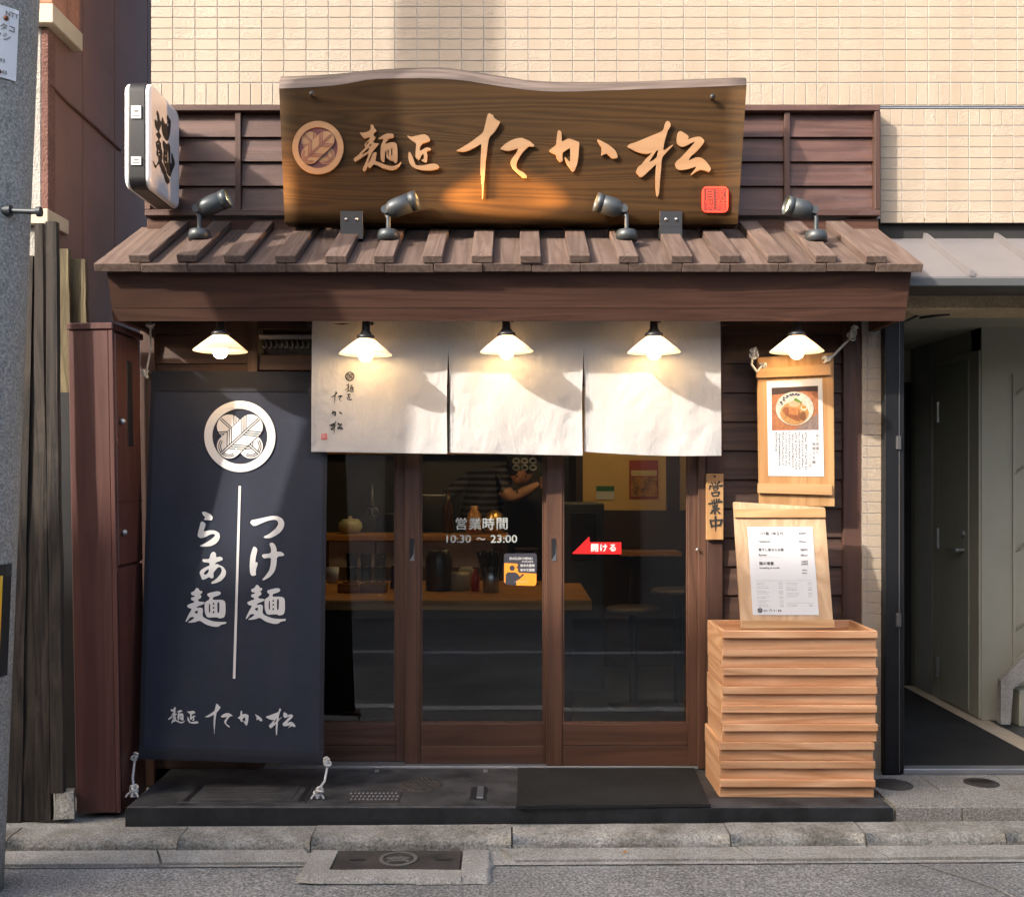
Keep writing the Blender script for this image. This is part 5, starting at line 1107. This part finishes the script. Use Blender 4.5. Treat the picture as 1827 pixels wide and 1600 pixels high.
# menu board standing in the top crate
mq = [(1323, 1121, 4.275), (1487, 1118, 4.275), (1471, 905, 4.43), (1309, 895, 4.43)]
lm = thing('standing_menu_board', 'pale wooden menu board with printed price list leaning in the top crate', 'menu board', P(1405, 1125, 4.28))
lpa, lpb, lpc = P(1323, 1121, 4.275), P(1487, 1118, 4.275), P(1390, 900, 4.43); lpn = (lpb - lpa).cross(lpc - lpa).normalized()
if lpn.y > 0: lpn = -lpn
def lb(px, py, off=0.0):                                  # pixel on the leaning face
    o = Vector((0, -CD, CZ)); d = P(px, py, 5) - o; return o + d * ((lpa - o).dot(lpn) / d.dot(lpn)) + lpn * off
def lq(name, mt_, pts, off, th, par):
    a = [lb(x, y, off) for x, y in pts]; o = -lpn * th; return MB().hexa(a + [v + o for v in a]).build(name, mt_, par)
lq('board', M_pineZ2, [(1323, 1121), (1487, 1118), (1471, 905), (1309, 895)], 0, .02, lm)
lq('batten', M_pineX, [(1311, 924), (1472, 924), (1471, 908), (1310, 910)], .012, .0115, lm); lq('batten', M_pineX, [(1324, 1122), (1488, 1120), (1487, 1106), (1323, 1108)], .012, .0115, lm)
pp2 = lq('paper', M_paper, [(1343, 1097), (1461, 1097), (1449, 940), (1333, 940)], .0025, .0015, lm)
def mp_(x, y):                                            # zoomed-crop coordinates -> pixel
    return 1330 + x / 8.887, 930 + y / 8.887
def lp_text(s_, h, x, y, mt_=M_inkg, b_=.0, left=True):
    c = text_mb(s_, h, .012, center=False); px, py = mp_(x, y)
    c.v = [lb(px + v.x - v.y * .06, py - v.y, .0031 + v.z) for v in c.v]; c.build('price_print', M_ink, pp2)
for s_, h, x, y in (('つけ麺（味玉付）', 6.4, 200, 215), ('830円', 5.2, 845, 210), ('Tsukemen', 5.2, 200, 335), ('830yen', 4.4, 850, 335), ('煮干し香るらぁ麺', 5.6, 205, 470), ('580円', 5.2, 868, 470), ('Ramen', 5.2, 208, 550), ('580yen', 4.4, 870, 552), ('麺の増量', 6.6, 215, 690), ('100円', 4.8, 880, 655), ('200円', 4.8, 880, 695), ('increasing of noodle', 4.4, 220, 750), ('100yen', 3.4, 890, 785), ('200yen', 3.4, 890, 830)): lp_text(s_, h, x, y)
mk = MB()
def bar(x0, x1, y, h=4):
    a, b = mp_(x0, y), mp_(x1, y); n0 = len(mk.v); t_ = h / 8.887
    mk.v += [lb(a[0], a[1], .0031), lb(b[0], b[1], .0031), lb(b[0], b[1] - t_, .0031), lb(a[0], a[1] - t_, .0031)]; mk.f.append((n0, n0+1, n0+2, n0+3)); mk.sm.append(False)
bar(150, 1050, 940, 3); bar(650, 1085, 1295, 3); bar(205, 540, 352, 2); bar(205, 560, 570, 2)
for y, xr in [(y, (170, 330, 520, 585)) for y in (975, 1002, 1035, 1062, 1105, 1130, 1152, 1198, 1222, 1262, 1292, 1328, 1355)] + [(y, (640, 800, 980, 1045)) for y in (980, 1008, 1052, 1080, 1098, 1140, 1165, 1195, 1325, 1348)]:
    x = xr[0] + (y - 950) * .06
    while x < xr[1] + g_.uniform(-30, 60) + (y - 950) * .06: l = g_.uniform(6, 16); bar(x, x + l, y, g_.uniform(4, 9)); x += l + g_.uniform(4, 8)
    x = xr[2] + (y - 950) * .06
    for k in range(4): bar(x, x + 11, y, 8); x += 17
for x in range(180, 620, 26): bar(x, x + 14, 250, 5)
mk.build('price_print', M_inkg, pp2)
crest('paper_crest', pp2, lambda v: lb(mp_(228, 1412)[0] + v.x, mp_(228, 1412)[1] - v.y, .0031 + v.z), 4.4, M_ink, M_paper, .0002, detail=False)
c = glyph(['men', 'sho', 'ta', 'ka', 'matsu'], k=.052, about=(632, 205)); px, py = mp_(280, 1385); c.v = [lb(px + v.x, py - v.y, .0031) for v in c.v]; c.build('price_print', M_ink, pp2)
# small knob hanging below the upper board
MB().cyl(P(1438, 905, 4.5), P(1438, 912, 4.5), .004, n=8).build('board_peg', M_black, hm)
# ---------------------------------------------------------------- inside the shop
BY = 7.2 - CD
rm = thing('shop_interior', 'dim ramen shop room behind the sliding doors with warm plaster wall', 'room', (0, 1.2, .13))
part('floor', M_dgrey, rm, (-1.64, .08, .05), (1.62, 3.6, .131), 0)
part('ceiling', M_dgrey, rm, (-1.64, .08, 2.36), (1.62, 3.6, 2.42), 0)
part('left_wall', M_wains, rm, (-1.65, .06, .1), (-1.6, 3.6, 2.4), 0); part('right_wall', M_wains, rm, (1.56, .08, .1), (1.6, 3.6, 2.4), 0)
part('kitchen_back_wall', M_dgrey, rm, (-1.6, 3.4, .13), (.5, 3.45, 2.36), 0)
part('plaster_wall', M_cream, rm, (X(1040, 7.2), BY, 1.215), (1.56, BY + .05, 2.36), 0); part('wainscot', M_wains, rm, (X(1040, 7.2), BY - .02, .13), (1.56, BY + .05, 1.214), 0)
part('wall_post', M_wains, rm, (X(1190, 7.15), BY - .06, 1.216), (X(1212, 7.15), BY - .001, 2.36), 0); part('partition_end', M_wains, rm, (X(1028, 7.2), BY, .13), (X(1040, 7.2) - .001, 3.5, 2.36), 0)
c1 = thing('wall_poster', 'red edged food poster on the warm plaster wall inside', 'poster', P(1150, 855, 7.19))
part('sheet', mat('poster_red', (.30, .03, .02), .5), c1, P(1123, 889, 7.19), P(1174, 821, 7.19) + Vector((0, .004, 0)), 0)
part('print', mat('poster_picture', (.30, .14, .03), .5, var=.8, vs=25), c1, P(1126, 886, 7.186), P(1172, 851, 7.186) + Vector((0, .003, 0)), 0); part('print', mat('poster_cream', (.55, .42, .2), .5), c1, P(1126, 849, 7.186), P(1172, 839, 7.186) + Vector((0, .003, 0)), 0)
c2 = thing('wall_notice', 'small notice with green heading on the warm plaster wall inside', 'notice', P(1080, 880, 7.19))
part('sheet', M_paper, c2, P(1064, 891, 7.19), P(1096, 868, 7.19) + Vector((0, .004, 0)), 0); part('print', mat('notice_green', (.03, .14, .05), .5), c2, P(1064, 876, 7.186), P(1096, 867, 7.186) + Vector((0, .003, 0)), 0)
# counter and raised shelf
ct = thing('counter', 'orange wooden counter across the shop interior', 'counter', (-.5, 1.0, .13))
cz = .80; cxr = X(1056, 5.42)
part('top', M_counter, ct, (-1.58, 5.42 - CD, cz - .052), (cxr, 6.45 - CD, cz), .003)
part('front_panel', M_wains, ct, (-1.58, 5.52 - CD, .135), (cxr - .1, 5.55 - CD, cz - .053), 0)
part('back_riser', mat('riser_tile', (.10, .07, .05), .4, var=.5, vs=40), ct, (-1.58, 6.452 - CD, cz - .05), (X(905, 6.46), 6.48 - CD, 1.05), 0)
part('shelf', M_counter, ct, (-1.58, 6.40 - CD, 1.051), (X(905, 6.4), 6.75 - CD, 1.085), .002)
part('kitchen_side', M_wains, ct, (-1.58, 6.482 - CD, .135), (X(905, 6.5), 6.75 - CD, 1.049), 0)
for a, b in ((587, 668), (672, 720), (752, 880)):
    nt_ = thing('menu_sheet', {587: 'white handwritten sheet pinned under the left end of the shelf', 672: 'narrow white sheet pinned under the shelf behind the door stile', 752: 'wide white menu sheet pinned under the shelf behind opening hours'}[a], 'paper', P(a, 1005, 6.44))
    part('sheet', mat('dim_sheet', (.34, .31, .29), .7, pv=0), nt_, P(a, 1012, 6.446), P(b, 966, 6.446) + Vector((0, .003, 0)), 0)
    for k in range(int((b - a) / 6)): part('print_column', M_inkg, nt_, P(a + 4 + k*6, 1006 - (k % 3)*7, 6.442), P(a + 4.6 + k*6, 972 + (k % 4) * 3, 6.442) + Vector((0, .002, 0)), 0)
# things on counter and shelf
def pot(name, label, cat, px, pyb, D, prof, mt_, grp=None):
    b = P(px, pyb, D); t = MB().lathe(prof, 24, Matrix.Translation(b)).build(name, mt_, None, b); return tag(t, label, cat, grp)
cupp = [(.0001, 0), (.028, 0), (.03, .01), (.036, .085), (.034, .085), (.029, .012), (.0001, .012)]
M_glas2 = glass('tumbler_glass', 1.6, (.93, .93, .91), .03)
for k, px in enumerate((628, 653, 678)):
    for j in range(2): pot('glass_tumbler', ('upturned glass tumbler %s of the row on the counter, %s one' % (('left', 'middle', 'right')[k], ('lower', 'upper')[j])), 'tumbler', px, 1037 - j * 24, 6.2, cupp, M_glas2, 'glass tumblers stacked on the counter')
pot('condiment_jar', 'dark round chopstick jar on the counter behind the middle door', 'jar', 783, 1058, 5.9, [(.0001, 0), (.075, 0), (.078, .02), (.078, .20), (.068, .22), (.066, .25), (.05, .25), (.0001, .24)], mat('dark_jar', (.03, .02, .014), .35))
pot('soup_ladle_pot', 'cream ceramic pot with label on the counter', 'pot', 820, 1058, 5.9, [(.0001, 0), (.06, 0), (.062, .1), (.055, .12), (.0001, .12)], mat('cream_pot', (.40, .32, .2), .5))
pot('steel_canister', 'shiny steel canister on the counter holding black utensils', 'canister', 876, 1058, 5.8, [(.0001, 0), (.045, 0), (.045, .15), (.042, .15), (.042, .02)], M_steel)
b = P(876, 1014, 5.8); ut = MB()
for k in range(26): a = k * 2.4; r_ = .012 + .02 * rr.random(); ut.cyl(b + Vector((r_*math.cos(a), r_*math.sin(a), -.1)), b + Vector((2.4*r_*math.cos(a), 2.4*r_*math.sin(a), .07 + .03 * rr.random())), .005, .008, n=6)
tag(ut.build('black_utensils', M_black), 'bundle of black soup spoons standing in the steel canister', 'utensils')
pot('sauce_bottle', 'small red sauce bottle on the counter beside the steel canister', 'bottle', 848, 1058, 5.85, [(.0001, 0), (.024, 0), (.024, .09), (.012, .11), (.010, .135), (.0001, .136)], mat('red_plastic', (.35, .02, .015), .35))
pot('teapot', 'cream teapot standing on the left end of the shelf', 'teapot', 625, 950, 6.55, [(.0001, 0), (.06, 0), (.075, .03), (.075, .06), (.05, .085), (.012, .09), (.010, .105), (.0001, .106)], mat('cream_teapot', (.42, .40, .26), .4))
pot('soy_jug', 'brown jug standing on the shelf under the opening hours', 'jug', 846, 950, 6.55, [(.0001, 0), (.05, 0), (.055, .05), (.04, .12), (.022, .15), (.026, .17), (.0001, .17)], M_counter)
pot('brass_kettle', 'brass kettle standing on the right end of the shelf', 'kettle', 882, 950, 6.6, [(.0001, 0), (.06, 0), (.07, .04), (.05, .12), (.02, .14), (.0001, .145)], mat('brass', (.45, .28, .08), .35, .8))
sx_ = P(664, 905, 6.9); sc_ = MB().tube([sx_ + Vector((0, 0, .16)), sx_ + Vector((.002, 0, 0))], [.004, .014], 8).tube([sx_ + Vector((.02*math.cos(a) - .018, 0, -.03 + .028*math.sin(a))) for a in [k*.6 for k in range(12)]], .004, 6).tube([sx_ + Vector((.02*math.cos(a) + .02, 0, -.03 + .028*math.sin(a))) for a in [k*.6 for k in range(12)]], .004, 6)
tag(sc_.build('kitchen_scissors', M_steel), 'steel kitchen scissors hanging point up behind the shelf', 'scissors')
# black pendulum tea warmer / stacked bowls at the right of the counter
sb_ = thing('stacked_bowls', 'tall stack of dark bowls on the counter near the right end', 'bowls', P(940, 1050, 6.2))
for k in range(9): MB().lathe([(.0001, 0), (.035, 0), (.075, .035), (.07, .035), (.0001, .012)], 24, Matrix.Translation(P(940, 1050, 6.2) + Vector((0, 0, k * .026)))).build('bowl', mat('lacquer_bowl', (.035, .02, .012), .3), sb_)
ap = thing('ticket_machine', 'dark grey ticket machine standing right of the counter inside', 'machine', P(1040, 1200, 6.0))
part('cabinet', M_dgrey, ap, P(1004, 1230, 6.3), P(1078, 897, 6.3) + Vector((0, .3, 0)), .01); part('panel', M_black, ap, P(1018, 1000, 6.29), P(1064, 915, 6.29) + Vector((0, .012, 0)), .002)
tb = thing('dining_table', 'small orange dining table at the back of the room', 'table', P(1120, 1180, 6.4))
part('top', M_counter, tb, P(1108, 992, 6.9), P(1150, 990, 6.9) + Vector((.25, .25, .02)), .002); part('leg', M_wains, tb, P(1122, 1200, 6.95), P(1130, 993, 6.95) + Vector((0, .05, 0)), 0)
for k, (px, py) in enumerate(((1130, 1092), (1210, 1060))):
    s_ = thing('stool', ('round wooden stool nearest the counter end inside', 'round wooden stool at the right of the room inside')[k], 'stool', P(px, 1250, 5.9), group='stools inside the shop'); c = P(px, py, 5.9)
    MB().lathe([(.0001, .03), (.15, .03), (.155, .02), (.155, 0), (.0001, 0)], 28, Matrix.Translation(c)).build('seat', M_wains, s_); MB().cyl((c.x, c.y, .14), (c.x, c.y, c.z), .025, n=12).lathe([(.0001, 0), (.15, 0), (.14, .02), (.0001, .03)], 24, Matrix.Translation((c.x, c.y, .135))).build('pedestal', M_black, s_)
# lamps inside (same warm pendants over counter and table)
for k, (x, y, z, lab) in enumerate(((-.75, 1.35, 1.98, 'lit pendant lamp over the counter inside the shop on the left'), (.10, 1.5, 1.98, 'lit pendant lamp over the counter inside the shop in the middle'), (.95, 1.55, 2.05, 'lit pendant lamp before the plaster wall inside the shop'))):
    c = Vector((x, y, z)); t = thing('pendant_lamp', lab, 'lamp', c, group='pendant lamps inside the shop'); Mt = Matrix.Translation(c)
    MB().lathe([(.111, 0), (.110, .005), (.08, .030), (.05, .054), (.028, .074)], 32, Mt).build('shade', M_shade, t); MB().sphere(c + Vector((0, 0, .004)), .031, 20, 12).build('bulb', M_bulb2, t)
    MB().lathe([(.036, .07), (.034, .082), (.0155, .100), (.0155, .19)], 16, Mt).tube([c + Vector((0, 0, .18)), Vector((x, y, 2.36))], .004, 6).build('socket', M_black, t)
# cook bending over the kitchen counter
def person():
    t = thing('person', 'cook in a dark striped shirt bending forward with arms out behind the counter', 'person', (P(905, 850, 7.4).x, 7.5 - CD, .13))
    V = []; E_ = []; RR = []
    def v(p, r, par=None):
        V.append(tuple(p)); RR.append(r)
        if par is not None: E_.append((par, len(V) - 1))
        return len(V) - 1
    D = 7.35; B = lambda px, py, d=0: P(px, py, D + d)
    pel = v(B(850, 985, .15), .15); sp1 = v(B(852, 930, .1), .145, pel); ch = v(B(868, 868, .02), .16, sp1); nk = v(B(905, 842, -.06), .06, ch); hd0 = v(B(922, 836, -.1), .055, nk)
    for sgn, pts in ((1, ((845, 850, .18, .06), (800, 880, .12, .05), (770, 925, -.02, .036), (780, 945, -.12, .028))), (-1, ((892, 858, -.14, .062), (912, 890, -.2, .048), (945, 872, -.26, .034), (962, 862, -.28, .022)))):
        p = ch
        for a, b, d, r in pts: p = v(B(a, b, d), r, p)
    for sx in (-.09, .09):
        k = v(Vector(V[pel]) + Vector((sx, 0, -.12)), .10, pel); k2 = v(Vector(V[pel]) + Vector((sx, -.02, -.42)), .07, k); v(Vector((V[pel][0] + sx, V[pel][1], .17)), .05, k2)
    Wi = W[t].inverted(); me = bpy.data.meshes.new('body'); me.from_pydata([tuple(Wi @ Vector(q)) for q in V], E_, []); o = bpy.data.objects.new('body', me); COL.objects.link(o); o.parent = t
    sm = o.modifiers.new('s', 'SKIN'); ss = o.modifiers.new('u', 'SUBSURF'); ss.levels = 2; ss.render_levels = 2
    for q, r in zip(me.skin_vertices[0].data, RR): q.radius = (r, r); q.use_root = False
    me.skin_vertices[0].data[0].use_root = True
    bpy.context.view_layer.update(); m2 = bpy.data.meshes.new_from_object(o.evaluated_get(bpy.context.evaluated_depsgraph_get())); o.modifiers.clear(); o.data = m2
    mt_, nt, b = newmat('striped_shirt_and_skin'); tc = nt.nodes.new('ShaderNodeTexCoord'); wv = nt.nodes.new('ShaderNodeTexWave'); wv.bands_direction = 'Z'; wv.inputs['Scale'].default_value = 7; nt.links.new(tc.outputs['Object'], wv.inputs[0])
    r = ramp(nt, [(.45, (.015, .016, .02)), (.6, (.10, .10, .11))]); nt.links.new(wv.outputs[0], r.inputs[0]); nt.links.new(r.outputs[0], b.inputs['Base Color']); b.inputs['Roughness'].default_value = .9
    skin = mat('skin', (.42, .22, .14), .55, pv=0)
    m2.materials.clear(); m2.materials.append(mt_); m2.materials.append(skin)
    el_ = [Wi @ B(912, 890, -.2), Wi @ B(945, 872, -.26), Wi @ B(962, 862, -.28), Wi @ B(770, 925, -.02)]
    for p in m2.polygons:
        p.use_smooth = True
        if min((p.center - e).length for e in el_) < .085: p.material_index = 1
    hc = B(930, 838, -.14)
    h = MB().sphere(hc, .098, 24, 16, (.86, 1.0, 1.15)); 
    for u in h.v:
        d = u - hc
        if d.y < -.06 and abs(d.x) < .03 and -.05 < d.z < .02: u.y -= .016                # nose and brow
    hd = h.build('head', skin, t); MB().sphere(hc + Vector((-.004, -.012, .036)), .108, 24, 16, (.92, 1.02, 1.0)).build('hair', mat('black_hair', (.008, .007, .006), .6), t)
    for sx in (-1, 1): MB().sphere(hc + Vector((sx * .030, -.086, -.045)), .008, 10, 6).build('eye', M_black, t)
    hb = B(964, 861, -.28); ax = Vector((1, -.15, .25)).normalized(); sd2 = Vector((0, -.4, 1)).normalized()
    for kf in range(5):
        off = sd2 * ((kf - 2) * .017); L_ = (.05, .075, .08, .074, .058)[kf]; o_ = hb + off
        MB().tube([o_, o_ + ax * L_ * .5 + Vector((0, -.006, -.006)), o_ + ax * L_ + Vector((0, -.012, -.024))], [.0095, .0085, .007], 8).build('finger', skin, t)
person()

lf = MB().add([(0, 0, .002), (.012, .006, .006), (.026, .002, .004), (.014, -.007, .001)], [(0, 1, 2, 3)]).xf(Matrix.Translation((X(1108, 3.93), -.80, .028)) @ Matrix.Rotation(.4, 4, 'Z')).build('fallen_leaf', mat('dry_leaf', (.42, .20, .06), .8))
tag(lf, 'small dry orange leaf lying in the gutter below the crates', 'leaf')

# more of the clutter on the counter and shelf
M_caddy = wood('caddy_wood', (.20, .08, .03), (.32, .14, .05), 'X', rough=.5)
for a, b, lab in ((602, 640, 'low wooden condiment caddy at the left end of the counter'), (642, 688, 'low wooden chopstick box beside the glass tumblers on the counter')):
    t = thing('wooden_caddy', lab, 'caddy', P((a + b) / 2, 1066, 5.75)); l, r = P(a, 1066, 5.75), P(b, 1041, 5.75)
    part('front', M_caddy, t, l, (r.x, l.y + .012, r.z), .002); part('back', M_caddy, t, (l.x, l.y + .11, l.z), (r.x, l.y + .122, r.z), .002)
    for x in (l.x, r.x - .012): part('end', M_caddy, t, (x, l.y + .0125, l.z), (x + .012, l.y + .1095, r.z), .002)
pot('tissue_cup', 'white paper cup stack at the left end of the counter', 'cup', 593, 1040, 5.9, [(.0001, 0), (.03, 0), (.038, .09), (.0001, .09)], M_paper)
pot('pepper_mill', 'black pepper mill on the counter right of the tumblers', 'mill', 704, 1050, 5.85, [(.0001, 0), (.026, 0), (.026, .03), (.018, .05), (.024, .09), (.016, .11), (.018, .13), (.0001, .135)], M_black)
pot('label_jar', 'dark jar with white lid behind the red bottle on the counter', 'jar', 832, 1046, 6.1, [(.0001, 0), (.045, 0), (.045, .10), (.03, .115), (.0001, .116)], mat('label_jar', (.30, .27, .22), .5))
pot('sake_bottle', 'brown glass bottle on the shelf left of the jug', 'bottle', 800, 950, 6.6, [(.0001, 0), (.035, 0), (.036, .15), (.014, .20), (.013, .26), (.0001, .261)], mat('brown_bottle', (.05, .02, .008), .2))
pot('stock_pot', 'large steel stock pot behind the shelf in the kitchen', 'pot', 770, 960, 7.3, [(.0001, 0), (.16, 0), (.165, .30), (.17, .31), (.15, .31), (.0001, .29)], M_steel)
pot('small_pot', 'small steel pot behind the shelf left of the stock pot', 'pot', 700, 960, 7.2, [(.0001, 0), (.11, 0), (.115, .17), (.12, .175), (.0001, .17)], M_steel)
bsk = thing('noodle_baskets', 'row of wire noodle baskets hanging in the kitchen under the curtain edge', 'baskets', P(928, 830, 7.0))
for i in range(3):
    for j in range(2):
        c = P(921 + i * 15, 822 + j * 12, 7.0)
        for rr_ in (.024, .018): MB().tube([c + Vector((rr_ * math.cos(a), 0, rr_ * .8 * math.sin(a))) for a in [2 * math.pi * q / 12 for q in range(13)]], .0025, 5).build('basket_rim', M_steel, bsk)
part('shelf_board', M_counter, rm, (-1.55, 3.15, 1.62), (.35, 3.398, 1.645), 0)
for k in range(9):
    pot('storage_tin', '%s tin from the left on the high kitchen shelf' % ('first', 'second', 'third', 'fourth', 'fifth', 'sixth', 'seventh', 'eighth', 'ninth')[k], 'tin', CX + (-1.4 + k * .2) * F / 7.95, HY - (1.646 - CZ) * F / 7.95, 7.95, [(.0001, 0), (.055, 0), (.055, .10 + .05 * (k % 3)), (.0001, .10 + .05 * (k % 3))], (M_steel, M_cream, M_dgrey)[k % 3], 'tins on the high kitchen shelf')
